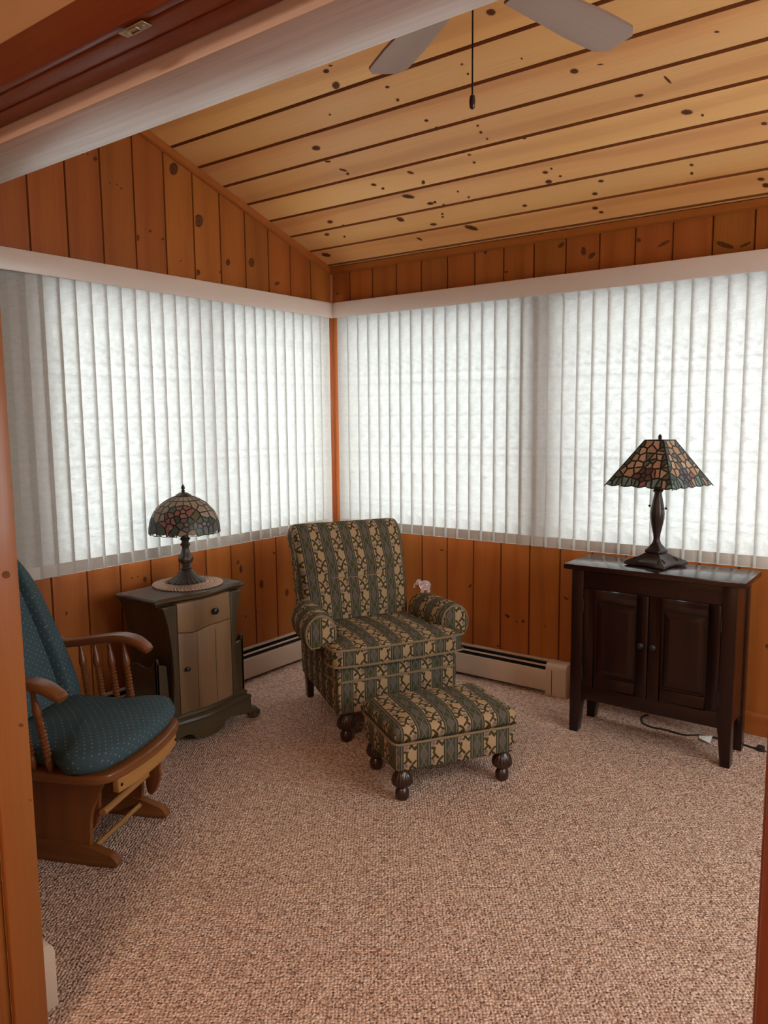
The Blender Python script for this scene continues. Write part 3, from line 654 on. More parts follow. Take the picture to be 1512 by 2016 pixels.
# ------------------------------------------------------------------ ottoman
a_ = math.radians(57.7); c_, s_ = math.cos(a_), math.sin(a_)
ot = thing('footstool', 'tapestry striped footstool on four turned bun feet before the armchair', 'footstool', (1.527+.217*c_-.122*s_, -1.424+.217*s_+.122*c_, 0), a_)
puff(rrect(.258, .182, .02), .128, .236, .0, .008).build('frame', TAP, ot, uv='fab', smooth=50)
cu = puff(rrect(.264, .188, .03), .236, .300, .026, .026).build('cushion', TAP, ot, uv='fab', smooth=70)
MB().tube([(x, y, .237) for x, y in rrect(.264, .188, .025)], .005, 8, True).build('piping', PIPE, cu, uv='x')
lg = None
for sx in (-1, 1):
    for sy in (-1, 1):
        lg = bun_leg(.13, .029).build('leg', BUN, ot, loc=(sx*.217, sy*.142, 0), uv='z') if lg is None else dup(lg)
        lg.location = (sx*.217, sy*.142, 0)
# ------------------------------------------------------------------ dark cabinet
cb = thing('cabinet', 'dark mahogany two door cabinet on tapered legs under the back blind', 'cabinet', (2.143, -.310, 0))
X, Yf, Yb = .350, -.135, .125
MB().box((-.384, -.155, .763), (.384, .145, .787)).build('cabinet_top', MAHOGT, cb, bevel=.004)
for sx in (-1, 1):
    for fy, y0 in ((1, Yf), (0, Yb-.05)):
        xo, xi = sx*X, sx*(X-.055); xm = sx*(X-.038)
        MB().prism([(xo, .763), (xi, .763), (xi, .165), (xm, 0), (xo, 0)], 'y', y0, y0+.05).build('leg', MAHOG, cb, bevel=.002, uv='z')
    x0, x1 = sorted((sx*(X-.006), sx*(X-.016)))
    MB().prism([(Yf+.05, .763), (Yb-.05, .763), (Yb-.05, .12), (Yb-.09, .175), (Yf+.06, .175), (Yf+.05, .165)], 'x', x0, x1).build('side_panel', MAHOG, cb, uv='z')
MB().box((-X+.05, Yf+.006, .680), (X-.05, Yf+.03, .763)).build('rail', MAHOG, cb, bevel=.002)
MB().box((-X+.05, Yf+.006, .160), (X-.05, Yf+.03, .226)).build('rail', MAHOG, cb, bevel=.002)
MB().box((-X+.05, Yf+.03, .180), (X-.05, Yb-.01, .19)).build('floor_panel', MAHOG, cb)
MB().box((-X+.04, Yb-.014, .165), (X-.04, Yb-.004, .763)).build('back_panel', MAHOG, cb)
for sx in (-1, 1):
    d0, d1 = (-X+.0565, -.0015) if sx < 0 else (.0015, X-.0565); z0, z1 = .2275, .6785; w_ = .052; yF = Yf+.002
    m = MB().box((d0, yF, z0), (d0+w_, yF+.02, z1)).box((d1-w_, yF, z0), (d1, yF+.02, z1)).box((d0+w_, yF, z1-w_), (d1-w_, yF+.02, z1)).box((d0+w_, yF, z0), (d1-w_, yF+.02, z0+w_))
    dr = m.build('door', MAHOG, cb, bevel=.0025, uv='z')
    a0, a1, b0, b1 = d0+w_, d1-w_, z0+w_, z1-w_
    pm = MB(); q = [(0, .012), (.008, .013), (.034, .004), (.036, .004)]
    ring = [[(a0+i, yF+y, b0+i), (a1-i, yF+y, b0+i), (a1-i, yF+y, b1-i), (a0+i, yF+y, b1-i)] for i, y in q]
    pm.grid(4, 4, lambda i, j: ring[i][j], cv=True, cap=(False, True)); pm.build('panel', MAHOG, dr, uv='z', smooth=20)
    kx = -.026 if sx < 0 else .026
    MB().lathe([(.005, 0), (.005, .008), (.009, .012), (.0135, .018), (.0135, .023), (.009, .027), (.001, .028)], 20).build('knob', IRON, dr, loc=(kx, yF, .462), rot=(PI/2, 0, 0))
    hx = d0-.001 if sx < 0 else d1+.001
    for hz in (.60, .29): MB().tube([(hx, yF-.001, hz-.03), (hx, yF-.001, hz+.03)], .0028, 8).build('hinge', IRON, cb)
# ------------------------------------------------------------------ nightstand (x towards the room, y along the wall)
ns = thing('nightstand', 'olive painted curvy nightstand with driftwood drawer and door by the left wall', 'nightstand', (.170, -1.478, 0))
def serp(y, hw, d): t = y/hw; return d*(.5+.5*math.cos(t*PI*1.35)) - .012*abs(t)**3
def slabout(hw, x0, x1, d, n=29):
    P = [(x0, -hw), (x1-.02, -hw)]
    P += [(x1+serp(-hw+2*hw*i/(n-1), hw, d), -hw+2*hw*i/(n-1)) for i in range(n)]
    return P+[(x1-.02, hw), (x0, hw)]
tp = slabout(.258, .004, .296, .030); tsec = []
tp = [(x, y+.014) for x, y in tp]
for d, z in ((.020, .648), (.016, .655), (.006, .658), (.0, .664), (.0, .670), (.004, .675), (.010, .678), (.012, .680)): tsec.append([(x, y, z) for x, y in inset2(tp, d)])
loft(tsec).build('nightstand_top', OLIVE, ns, uv='y', smooth=35)
hwz = [(.150, .200), (.20, .190), (.30, .182), (.416, .184), (.50, .192), (.58, .205), (.65, .226)]
prof = [(h, z) for z, h in [(p.x, p.y) for p in smoothpts([(a, b, 0) for a, b in hwz], 4)]]
MB().prism([(-y, z) for y, z in prof]+[(y, z) for y, z in prof[::-1]], 'x', .01, .285).build('carcass', OLIVE, ns, uv='z', smooth=30)
for s in (-1, 1):
    MB().prism([(s*y, z) for y, z in prof]+[(s*.154, .65), (s*.154, .150)], 'x', .282, .318).build('corner_post', OLIVE, ns, bevel=.003, uv='z', smooth=40)
    # magazine pocket on the side with a scooped rim
    sc_ = sp2([(.06, .36), (.10, .375), (.15, .385), (.20, .375), (.245, .385), (.275, .425)], 5)
    pk = MB().prism([(.05, .14)]+sc_+[(.29, .425), (.29, .14)], 'y', s*.238 if s > 0 else -.25, .25 if s > 0 else -.238).build('magazine_pocket', OLIVE, ns, bevel=.0015, uv='z')
    MB().prism([(min(s*.186, s*.25), .14), (max(s*.186, s*.25), .14)]+([(s*.25, .425), (s*.242, .40), (s*.20, .385)] if s > 0 else [(-.20, .385), (-.242, .40), (-.25, .425)]), 'x', .277, .290).build('pocket_front', OLIVE, pk, uv='z')
def front(zlo, zhi, name):
    n = 19
    def f(i, j):
        y = -.151+.302*i/(n-1); b = .318+.014*math.cos(y/.151*PI/2); zz = [zlo(y), zlo(y), zhi(y), zhi(y)][j]; xx = [.285, b, b, .285][j]; return (xx, y, zz)
    m = MB(); m.grid(n, 4, f, cv=True, cap=(True, True)); return m.build(name, DRIFT, ns, bevel=.0012, uv='z', smooth=35)
wavy = lambda y: .523+.006*math.sin(y/.151*PI)*1.0+.003*math.cos(y/.151*PI*2)
dw = front(lambda y: wavy(y)+.0018, lambda y: .654, 'drawer'); dd = front(lambda y: .157, lambda y: wavy(y)-.0018, 'door')
for yy in (-.06, .045): MB().box((.3325, yy-.0006, .165), (.3331, yy+.0006, .505)).build('plank_seam', OLIVE, dd)
kn = lambda: MB().lathe([(.006, 0), (.006, .006), (.013, .010), (.016, .016), (.014, .021), (.008, .023), (.006, .020), (.001, .022)], 20)
kn().build('knob', IRON, dw, loc=(.331, .040, .589), rot=(0, PI/2, 0))
k2 = kn().build('knob', IRON, dd, loc=(.324, -.118, .358), rot=(0, PI/2, 0)); k2.scale = (.72, .72, .8)
bs = []
for hw, x1, z in ((.236, .300, .150), (.240, .306, .156), (.248, .312, .150), (.252, .316, .142), (.248, .312, .134), (.264, .324, .126), (.268, .328, .116), (.262, .320, .106)):
    bs.append([(x, y, z) for x, y in slabout(hw, .01, x1, .022)])
loft(bs).build('base_moulding', OLIVE, ns, uv='y', smooth=30)
scal = sp2([(-.246, .035), (-.19, .040), (-.13, .052), (-.095, .050), (-.075, .026), (-.035, .016), (0, .014), (.035, .016), (.075, .026), (.095, .050), (.13, .052), (.19, .040), (.246, .035)], 5)
nsa = len(scal)
def apf(i, j):
    y, zb = scal[i]; y *= 1.06; b = .314+serp(y, .265, .022)*.9+.012*max(0, abs(y)-.20)/.06; return [(b-.016, y, zb), (b, y, zb), (b+.004, y, (zb+.112)/2), (b, y, .112), (b-.016, y, .112)][j]
MB().grid(nsa, 5, apf, cv=True, cap=(True, True)).build('apron', OLIVE, ns, uv='y', smooth=50)
for s in (-1, 1): MB().prism([(.02, .112), (.02, .06), (.07, .03), (.24, .035), (.30, .04), (.30, .112)], 'y', s*.250-.006, s*.250+.006).build('apron', OLIVE, ns, uv='x')
for s in (-1, 1):
    for fx in (.292, .035):
        ft = sp2([(-.028, .112), (-.022, .085), (-.005, .062), (.018, .050), (.040, .046), (.056, .034), (.056, .014), (.042, .001), (.022, .002), (.012, .014), (.014, .026), (.004, .030), (-.022, .026), (-.036, .04)], 4)
        m = MB().prism(ft, 'y', -.021, .021); sp_ = [(.036+.017*(1-t/40)*math.cos(t*.35), .0225, .024+.017*(1-t/40)*math.sin(t*.35)) for t in range(34)]
        f_ = m.build('foot', OLIVE, ns, bevel=.005, uv='x', smooth=50); f_.scale = (1.3, 1.1, 1.12); f_.location = (fx-.012, s*.252, 0); f_.rotation_euler = (0, 0, s*math.radians(66 if fx > .1 else 114))
        for yy in (-1, 1): MB().tube([(x, yy*y, z) for x, y, z in sp_], .0035, 6).build('scroll', OLIVE, f_)
# ------------------------------------------------------------------ stained glass helpers
def clip_half(poly, nx, ny, c):
    out = []; n = len(poly)
    for i in range(n):
        a, b = poly[i], poly[(i+1) % n]; da, db = nx*a[0]+ny*a[1]-c, nx*b[0]+ny*b[1]-c
        if da <= 0: out.append(a)
        if (da < 0 < db) or (db < 0 < da): t = da/(da-db); out.append((a[0]+(b[0]-a[0])*t, a[1]+(b[1]-a[1])*t))
    return out
def voronoi(seeds, others, bound):
    cells = []
    for i, (x, y) in enumerate(seeds):
        poly = list(bound(x, y))
        for (ox, oy) in others:
            dx, dy = ox-x, oy-y
            if abs(dx) < 1e-9 and abs(dy) < 1e-9: continue
            if dx*dx+dy*dy > .05: continue
            poly = clip_half(poly, dx, dy, (ox*ox+oy*oy-x*x-y*y)/2)
            if len(poly) < 3: break
        cells.append(poly)
    return cells
def shrink(P, d):
    if len(P) < 3: return []
    cx = sum(p[0] for p in P)/len(P); cy = sum(p[1] for p in P)/len(P)
    area = sum(P[i][0]*P[(i+1) % len(P)][1]-P[(i+1) % len(P)][0]*P[i][1] for i in range(len(P)))
    if area < 0: P = P[::-1]
    Q = P
    for i in range(len(P)):
        a, b = P[i], P[(i+1) % len(P)]; L = math.dist(a, b)
        if L < 1e-7: continue
        nx, ny = (b[1]-a[1])/L, -(b[0]-a[0])/L
        Q = clip_half(Q, nx, ny, nx*a[0]+ny*a[1]-d)
        if len(Q) < 3: return []
    return Q
def glass_shade(cells, cols, mp, parent, came=.0019, th=.0022, lo=None):
    # mp(x, y, off) maps a pattern point to the shade surface; every cell becomes a pane, the gaps the lead lines
    lead = MB()
    for P, c in zip(cells, cols):
        if len(P) < 3: continue
        P = densify(P, .016); Q = shrink(P, came)
        A = sum(P[i][0]*P[(i+1) % len(P)][1]-P[(i+1) % len(P)][0]*P[i][1] for i in range(len(P)))
        if A < 0: P = P[::-1]
        n = len(P); cx = sum(p[0] for p in P)/n; cy = sum(p[1] for p in P)/n
        if len(Q) >= 3:
            Qd = densify(Q, .016); m = MB(); k = len(Qd)
            qx = sum(p[0] for p in Qd)/k; qy = sum(p[1] for p in Qd)/k
            v = [mp(x, y, 0) for x, y in Qd]+[mp(qx, qy, 0)]+[mp(x, y, -th) for x, y in Qd]+[mp(qx, qy, -th)]
            fs = [(i, (i+1) % k, k) for i in range(k)]+[(k+1+(i+1) % k, k+1+i, 2*k+1) for i in range(k)]+[(i, i+k+1, (i+1) % k+k+1, (i+1) % k) for i in range(k)]
            m.add(v, fs); o = m.build('pane', PANE, parent, smooth=0); o.color = (*c, 1)
        # lead strip round the cell
        def inn(p, d): L = math.dist(p, (cx, cy)) or 1; f = max(.0, 1-d/L); return (cx+(p[0]-cx)*f, cy+(p[1]-cy)*f)
        I = [inn(p, came*1.5) for p in P]
        v = [mp(*p, .0012) for p in P]+[mp(*p, .0012) for p in I]+[mp(*p, -th-.0012) for p in P]+[mp(*p, -th-.0012) for p in I]
        fs = []
        for i in range(n):
            j = (i+1) % n; fs += [(i, j, n+j, n+i), (2*n+j, 2*n+i, 3*n+i, 3*n+j), (n+i, n+j, 3*n+j, 3*n+i), (j, i, 2*n+i, 2*n+j)]
        lead.add(v, fs)
    return lead.build('lead_came', LEAD, parent, smooth=0)
CREAM, PEACH, PINK, ROSE, GRN, DGRN, VIO, OLV, BLUE = (.62, .47, .33), (.66, .36, .20), (.50, .16, .15), (.60, .22, .20), (.12, .19, .13), (.035, .06, .04), (.20, .15, .15), (.20, .17, .06), (.22, .30, .30)

# ------------------------------------------------------------------ domed lamp on the nightstand
dl = thing('doily', 'round crocheted pinkish doily under the domed lamp on the nightstand', 'doily', (.292, -1.408, .6805))
MB().lathe([(.02, 0), (.060, 0), (.062, .0008), (.060, .0016), (.02, .0016)], 40).build('centre_cloth', DOILYM, dl, smooth=40)
for r, n, a in ((.045, 12, .009), (.068, 16, .010), (.091, 20, .010), (.113, 24, .010), (.134, 28, .010), (.152, 32, .010)):
    for ph in (0, PI): MB().tube([((r+a*math.sin(n*t+ph))*math.cos(t), (r+a*math.sin(n*t+ph))*math.sin(t), .0045+.0022*math.cos(n*t+ph)) for t in [2*PI*k/(n*7) for k in range(n*7)]], .0028, 5, True).build('crochet_round', DOILYM, dl, smooth=60)
l1 = thing('table_lamp', 'small stained glass dome lamp with fluted bronze foot on the nightstand doily', 'lamp', (.272, -1.398, .6895))
sk = lambda a, i: 1+(.028*math.cos(a*22) if i < 3 else .02*math.cos(a*22) if i < 7 else 0)
MB().lathe([(.084, 0), (.088, .003), (.085, .007), (.070, .014), (.054, .024), (.042, .036), (.034, .048), (.027, .056), (.022, .059)], 132, flute=sk).build('lamp_foot', BRONZE, l1, smooth=50)
so = lambda a, i: 1+(.06*math.cos(a*6) if 6 <= i <= 12 else 0)
MB().lathe([(.020, .058), (.026, .061), (.028, .066), (.025, .071), (.019, .074), (.022, .079), (.019, .083), (.021, .087), (.030, .097), (.034, .106), (.032, .116), (.024, .132), (.017, .150), (.015, .164), (.019, .170), (.024, .177), (.020, .183), (.016, .190), (.018, .197), (.025, .204), (.019, .210), (.016, .216), (.018, .222), (.017, .228), (.010, .232), (.008, .26)], 36, flute=so).build('lamp_stem', BRONZE, l1, smooth=45)
MB().tube([(0, 0, .255), (0, 0, .412)], .004, 8).build('rod', BRONZE, l1)
for k in range(4):
    a = k*PI/2+.6; MB().tube([(.010*math.cos(a), .010*math.sin(a), .228), (.030*math.cos(a), .030*math.sin(a), .245), (.05*math.cos(a), .05*math.sin(a), .275), (.06*math.cos(a), .06*math.sin(a), .31)], .003, 6).build('shade_support', BRONZE, l1)
MB().lathe([(.012, .424), (.022, .420), (.033, .413), (.039, .406), (.037, .405), (.02, .409)], 28).build('shade_cap', BRONZE, l1, smooth=45)
MB().lathe([(.004, .420), (.007, .426), (.009, .431), (.005, .436), (.009, .441), (.008, .449), (.004, .456), (.0008, .461)], 14).build('finial', DKBRONZE, l1, smooth=50)
sh = MB().lathe([(.037, .4065), (.0385, .4085), (.0395, .4065), (.038, .4045)], 28).build('lamp_shade', LEAD, l1)
dprof = [(.037, .4065), (.060, .398), (.082, .386), (.104, .371), (.124, .352), (.140, .330), (.152, .304), (.159, .278), (.163, .250), (.1635, .240)]
dlen = [0]
for i in range(1, len(dprof)): dlen.append(dlen[-1]+math.dist(dprof[i], dprof[i-1]))
DL = dlen[-1]; RX = .135
def dome(x, y, off):
    # y: arc length from the rim of the cap downwards, x: angle * RX
    a = x/RX; s_ = min(max(y, 0), DL*1.06); i = 0
    while i < len(dlen)-2 and dlen[i+1] < s_: i += 1
    t = (s_-dlen[i])/(dlen[i+1]-dlen[i]); r0, z0 = dprof[i]; r1, z1 = dprof[i+1]
    r, z = r0+(r1-r0)*t, z0+(z1-z0)*t; L = math.dist(dprof[i], dprof[i+1]); nr, nz = (z0-z1)/L, (r1-r0)/L
    r += nr*off; z += nz*off
    return (r*math.cos(a), r*math.sin(a), z)
seeds, cols = [], []; NC = 18; CI = 2*PI*RX
rngl = random.Random(3)
def sd(x, y, c): seeds.append((x % CI, y*DL/.188)); cols.append(c)
for k in range(NC):
    for y in (.020, .055): sd(CI*(k+.5)/NC, y, CREAM)
F0 = (-38.6 % 360)/360*CI; sec_ = CI/3
for q in range(3):
    c0 = F0+q*sec_
    tan_ = [(.10, .085), (.148, .085), (.19, .085), (.235, .085), (.10, .115), (.145, .115), (.188, .117), (-.102, .085), (-.09, .118)]
    for x, y in tan_: 
        if -.125 < x < .165: sd(c0+x, y, CREAM)
    # big pink rose above the middle
    for k in range(5): a = 2*PI*k/5+.3; sd(c0-.005+.027*math.cos(a), .092+.019*math.sin(a), ROSE if k % 2 else PINK)
    sd(c0-.005, .091, (.45, .30, .14))
    for k in range(5): a = 2*PI*k/5; sd(c0-.066+.020*math.cos(a), .130+.024*math.sin(a), PINK if k % 2 else ROSE)
    sd(c0-.066, .130, (.42, .22, .15))
    sd(c0-.055, .088, GRN); sd(c0+.046, .118, OLV); sd(c0-.030, .124, DGRN); sd(c0-.095, .160, GRN); sd(c0-.036, .165, DGRN)
    for k in range(5): a = 2*PI*k/5+.5; sd(c0+.008+.021*math.cos(a), .146+.017*math.sin(a), VIO if k % 2 else (.15, .14, .12))
    sd(c0+.008, .145, (.33, .24, .09)); sd(c0+.040, .152, OLV); sd(c0-.008, .178, (.48, .33, .20)); sd(c0+.026, .178, (.50, .34, .20))
    for k in range(5): a = 2*PI*k/5+.2; sd(c0+.080+.020*math.cos(a), .148+.017*math.sin(a), [VIO, (.22, .21, .21), (.30, .26, .25), VIO, GRN][k])
    sd(c0+.080, .147, (.4, .36, .3)); sd(c0+.058, .168, GRN); sd(c0+.110, .165, GRN); sd(c0+.118, .140, DGRN); sd(c0+.135, .168, VIO)
DB = DL+.001
bnd = lambda x, y: [(x-.12, .001), (x+.12, .001), (x+.12, DB), (x-.12, DB)]
oth = seeds+[(x+CI, y) for x, y in seeds]+[(x-CI, y) for x, y in seeds]
cl = voronoi(seeds, oth, bnd)
cl = [[(x, y+(.006*abs(math.sin(x*72)) if y > DL-.002 else 0)) for x, y in densify(P, .012)] for P in cl]
glass_shade(cl, cols, dome, sh)
# ------------------------------------------------------------------ pyramid lamp on the cabinet
l2 = thing('table_lamp', 'tall bronze lamp with square stained glass rose shade on the dark cabinet', 'lamp', (2.113, -.272, .7875), math.radians(-14))
def sqout(h, dep, n=10):
    P = []
    for s in range(4):
        for i in range(n):
            t = -1+2*i/n; y = -h+dep*(math.cos(t*PI/2)**1.0 if abs(t) < 1 else 0); x = h*t; a = s*PI/2
            P.append((x*math.cos(a)-y*math.sin(a), x*math.sin(a)+y*math.cos(a)))
    return P
bsec = [[(x, y, z) for x, y in sqout(h, d)] for h, d, z in ((.090, .016, 0), (.097, .016, .004), (.098, .017, .012), (.092, .017, .020), (.088, .020, .022), (.072, .020, .031), (.052, .012, .041), (.040, .006, .050), (.036, .002, .054))]
b_ = loft(bsec).build('lamp_foot', DKBRONZE, l2, smooth=35)
for k in range(4):
    a = k*PI/2; MB().tube([(math.cos(a+t)*r, math.sin(a+t)*r, z) for t, r, z in ((PI/4-.16, .094, .0245), (PI/4-.10, .078, .034), (PI/4, .068, .038), (PI/4+.10, .078, .034), (PI/4+.16, .094, .0245))], .0035, 6).build('scroll', DKBRONZE, b_)
pr2 = [(.036, .053), (.039, .057), (.041, .064), (.039, .070), (.034, .073), (.026, .084), (.018, .096), (.0135, .108), (.0135, .120), (.016, .140), (.021, .165), (.026, .190), (.0295, .212), (.030, .232), (.027, .260), (.021, .290), (.016, .315), (.0145, .325), (.019, .329), (.021, .334), (.016, .340), (.020, .346), (.015, .352), (.013, .365), (.008, .37)]
sq2 = [5]*6+[4]*2+[2]*17
MB().lathe(pr2, 48, sq=sq2, flute=lambda a, i: 1+(.05*abs(math.cos(a*5))-.02 if 7 < i < 17 else .10*math.cos(a*8) if 17 <= i < 22 else 0)).build('lamp_stem', DKBRONZE, l2, smooth=45)
MB().tube([(0, 0, .365), (0, 0, .56)], .004, 8).build('rod', DKBRONZE, l2)
SZ0, SZ1, SB, ST = .362, .556, .160, .045
MB().box((-ST-.002, -ST-.002, SZ1-.003), (ST+.002, ST+.002, SZ1+.001)).build('shade_cap', LEAD, l2)
MB().lathe([(.004, SZ1), (.009, SZ1+.004), (.006, SZ1+.009), (.009, SZ1+.013), (.006, SZ1+.020), (.0008, SZ1+.025)], 14).build('finial', DKBRONZE, l2, smooth=50)
sh2 = MB().box((-.012, -.09, .405), (.012, .09, .412)).box((-.09, -.012, .405), (.09, .012, .412)).build('lamp_shade', LEAD, l2)
FH = math.hypot(SZ1-SZ0, SB-ST)
for fc in range(4):
    ca, sa = math.cos(fc*PI/2), math.sin(fc*PI/2)
    def facem(x, y, off):  # y from the top edge downwards along the slope
        t = y/FH; h = ST+(SB-ST)*t; z = SZ1-(SZ1-SZ0)*t
        X_, Y_ = x, -h-off*(SZ1-SZ0)/FH; z += off*(SB-ST)/FH
        return (X_*ca-Y_*sa, X_*sa+Y_*ca, z)
    sl = (SB-ST)/FH; rg = random.Random(11+fc)
    sds, cs = [], []
    def s2(x, y, c):
        if abs(x) < ST+sl*y-.004: sds.append((x, y)); cs.append(c)
    for r_ in range(5):
        y = .018+.034*r_; wv_ = ST+sl*y; n_ = 2+r_
        for k in range(n_): s2(-wv_+2*wv_*(k+.5)/n_+rg.uniform(-.008, .008)+(.012 if r_ % 2 else 0), y+rg.uniform(-.009, .009), [PEACH, (.80, .52, .34), (.72, .40, .22), PEACH][rg.randrange(4)])
    # rim of blue green border pieces and side borders
    nb = 13
    for k in range(nb): s2(-SB*.97+2*SB*.97*(k+.5)/nb, FH-.010-.006*(k % 2), [BLUE, (.16, .22, .20), GRN, PEACH][k % 4 if k % 3 else 0])
    for k in range(7):
        y = .02+.030*k
        for sg in (-1, 1): s2(sg*(ST+sl*y-.009), y, [DGRN, GRN, (.10, .13, .09)][(k+fc) % 3])
    rx_, ry_ = (.008, FH-.052) if fc % 2 == 0 else (-.02, FH-.050)
    rose = (.085, .007, .013) if fc % 2 == 0 else (.13, .09, .12)
    keep = [(s, c) for s, c in zip(sds, cs) if math.dist(s, (rx_, ry_)) > .043]
    sds, cs = [s for s, c in keep], [c for s, c in keep]
    s2(rx_, ry_, (.07, .012, .016))
    for k in range(5): a = 2*PI*k/5+.4; s2(rx_+.024*math.cos(a), ry_+.019*math.sin(a), rose if k % 2 else tuple(q*1.5 for q in rose))
    s2(rx_+.012, ry_+.040, (.45, .10, .14)); s2(rx_-.022, ry_+.036, GRN); s2(rx_+.050, ry_-.010, (.50, .14, .10)); s2(rx_+.004, ry_-.055, GRN); s2(rx_-.004, ry_-.092, GRN); s2(rx_+.018, ry_-.075, OLV)
    bd = lambda x, y: [(-ST, .001), (ST, .001), (SB, FH), (-SB, FH)]
    P_ = voronoi(sds, sds, bd)
    P_ = [[(x, y+(.007*abs(math.sin((x+SB)*PI/.064)) if y > FH-.003 else 0)) for x, y in densify(P, .012)] for P in P_]
    glass_shade(P_, cs, facem, sh2, came=.0026)
    MB().tube([facem(-ST, 0, 0), facem(-SB, FH, 0), facem(-SB-.006, FH+.008, 0)], .0024, 6).build('corner_came', LEAD, sh2)
for dx, zz in ((-.040, .262), (.040, .256)):
    c = MB().tube([(dx*.9, .0, .40), (dx, 0, zz)], .0012, 6).build('pull_chain', DKBRONZE, l2); MB().ball((dx, 0, zz), .0056, 12, 8).build('pull_bead', DKBRONZE, c)
# cord on the carpet under the cabinet
pc = thing('power_cord', 'thin black lamp cord lying on the carpet under the dark cabinet', 'cord', (2.27, -.17, 0))
cp = [(2.035, -.06, .0045), (2.02, -.11, .0045), (2.045, -.175, .0045), (2.10, -.202, .0045), (2.16, -.196, .0045), (2.244, -.205, .0045), (2.297, -.172, .0045), (2.36, -.158, .0045), (2.40, -.162, .0045), (2.46, -.16, .0045), (2.525, -.172, .0045), (2.555, -.178, .006)]
MB().tube([(p.x-2.27, p.y+.17, p.z) for p in smoothpts(cp, 6)], .0042, 8).build('cable', RUBBER, pc, smooth=60)
MB().add([(.030, .000, .002), (.088, .008, .011), (.096, -.070, .006), (.050, -.062, .014), (.030, .0, .0028), (.088, .008, .0118), (.096, -.070, .0068), (.050, -.062, .0148)], [(0, 1, 2, 3), (7, 6, 5, 4), (0, 4, 5, 1), (1, 5, 6, 2), (2, 6, 7, 3), (3, 7, 4, 0)]).build('warning_tag', PAPER, pc, smooth=0)
MB().box((.275, -.022, 0), (.305, .004, .022)).box((.300, -.020, .004), (.318, -.014, .010)).build('plug', RUBBER, pc, bevel=.003)
# ------------------------------------------------------------------ glass elephant on the arm of the chair
def clear_pink():
    k = N('pink_glass'); return k.pbr((.95, .80, .76), .08, .5, 0, None, 0, .75)
PINKG = clear_pink()
eg = thing('figurine', 'little clear pink glass elephant on the rear of the far armrest', 'figurine', (1.147+.325*math.cos(math.radians(61))-.335*math.sin(math.radians(61)), -.922+.325*math.sin(math.radians(61))+.335*math.cos(math.radians(61)), .5605), math.radians(38))
MB().ball((0, 0, .034), (.030, .022, .026), 20, 14).build('body', PINKG, eg)
hd = MB().ball((-.034, 0, .050), (.016, .014, .016), 16, 12).build('head', PINKG, eg)
MB().tube(smoothpts([(-.044, 0, .048), (-.054, 0, .040), (-.054, 0, .028), (-.061, 0, .026)], 5), .0048, 8).build('trunk', PINKG, hd)
for s in (-1, 1):
    MB().ball((-.028, s*.014, .052), (.010, .003, .012), 12, 8).build('ear', PINKG, hd)
    for x in (-.016, .016): MB().lathe([(.009, 0), (.0095, .004), (.008, .022)], 12, (x, s*.011, .0)).build('leg', PINKG, eg)
# ------------------------------------------------------------------ glider rocker (local: x across, -y forward)
gr = thing('glider_chair', 'honey oak glider chair with blue dotted cushions, left of the nightstand', 'chair', (.99, -2.2, 0), math.radians(114))
def side(s):
    x0, x1 = sorted((s*.150, s*.172))
    pan = sp2([(.030, .318), (.036, .290), (.058, .235), (.080, .190), (.090, .140), (.092, .100), (.096, .066)], 4)+sp2([(.50, .066), (.505, .12), (.53, .22), (.55, .318)], 4)
    MB().prism(pan, 'x', x0, x1).build('side_panel', OAK, gr, bevel=.003, uv='z')
    ft = [(-.004, .006), (-.006, .022), (.006, .034)]+sp2([(.02, .044), (.06, .056), (.10, .068), (.16, .074), (.30, .074), (.46, .074), (.52, .066), (.60, .040)], 4)+[(.625, .026), (.622, .004), (.55, .0), (.08, .0)]
    MB().prism(ft, 'x', x0-.006, x1+.006).build('foot', OAK, gr, bevel=.004, uv='y')
    for y, top in ((.072 if s < 0 else .004, .300), (.43, .300)):
        lk = [(.030*math.sin(t)*(1.0 if math.cos(t) > 0 else .8), -.088*math.cos(t)) for t in [2*PI*k/28 for k in range(28)]]
        xi = s*.128; a0, a1 = sorted((xi, xi+s*.016))
        l = MB().prism([(y+.024+py*1.0-.35*pz*.5, .200+pz*1.15) for py, pz in lk], 'x', a0, a1).build('swing_arm', OAK, gr, bevel=.004, uv='z')
        for q in ((y+.012, .272), (y+.040, .135)): MB().lathe([(.008, 0), (.008, .003), (.004, .005)], 12).build('bolt', IRON, l, loc=(a1 if s > 0 else a0, q[0], q[1]), rot=(0, s*PI/2, 0))
for s in (-1, 1): side(s)
for y, z, r in ((.056, .176, .0125), (.100, .046, .009), (.50, .12, .0125)): MB().tube([(-.150, y, z), (.152, y, z)], r, 12).build('stretcher', OAKL, gr, uv='x')
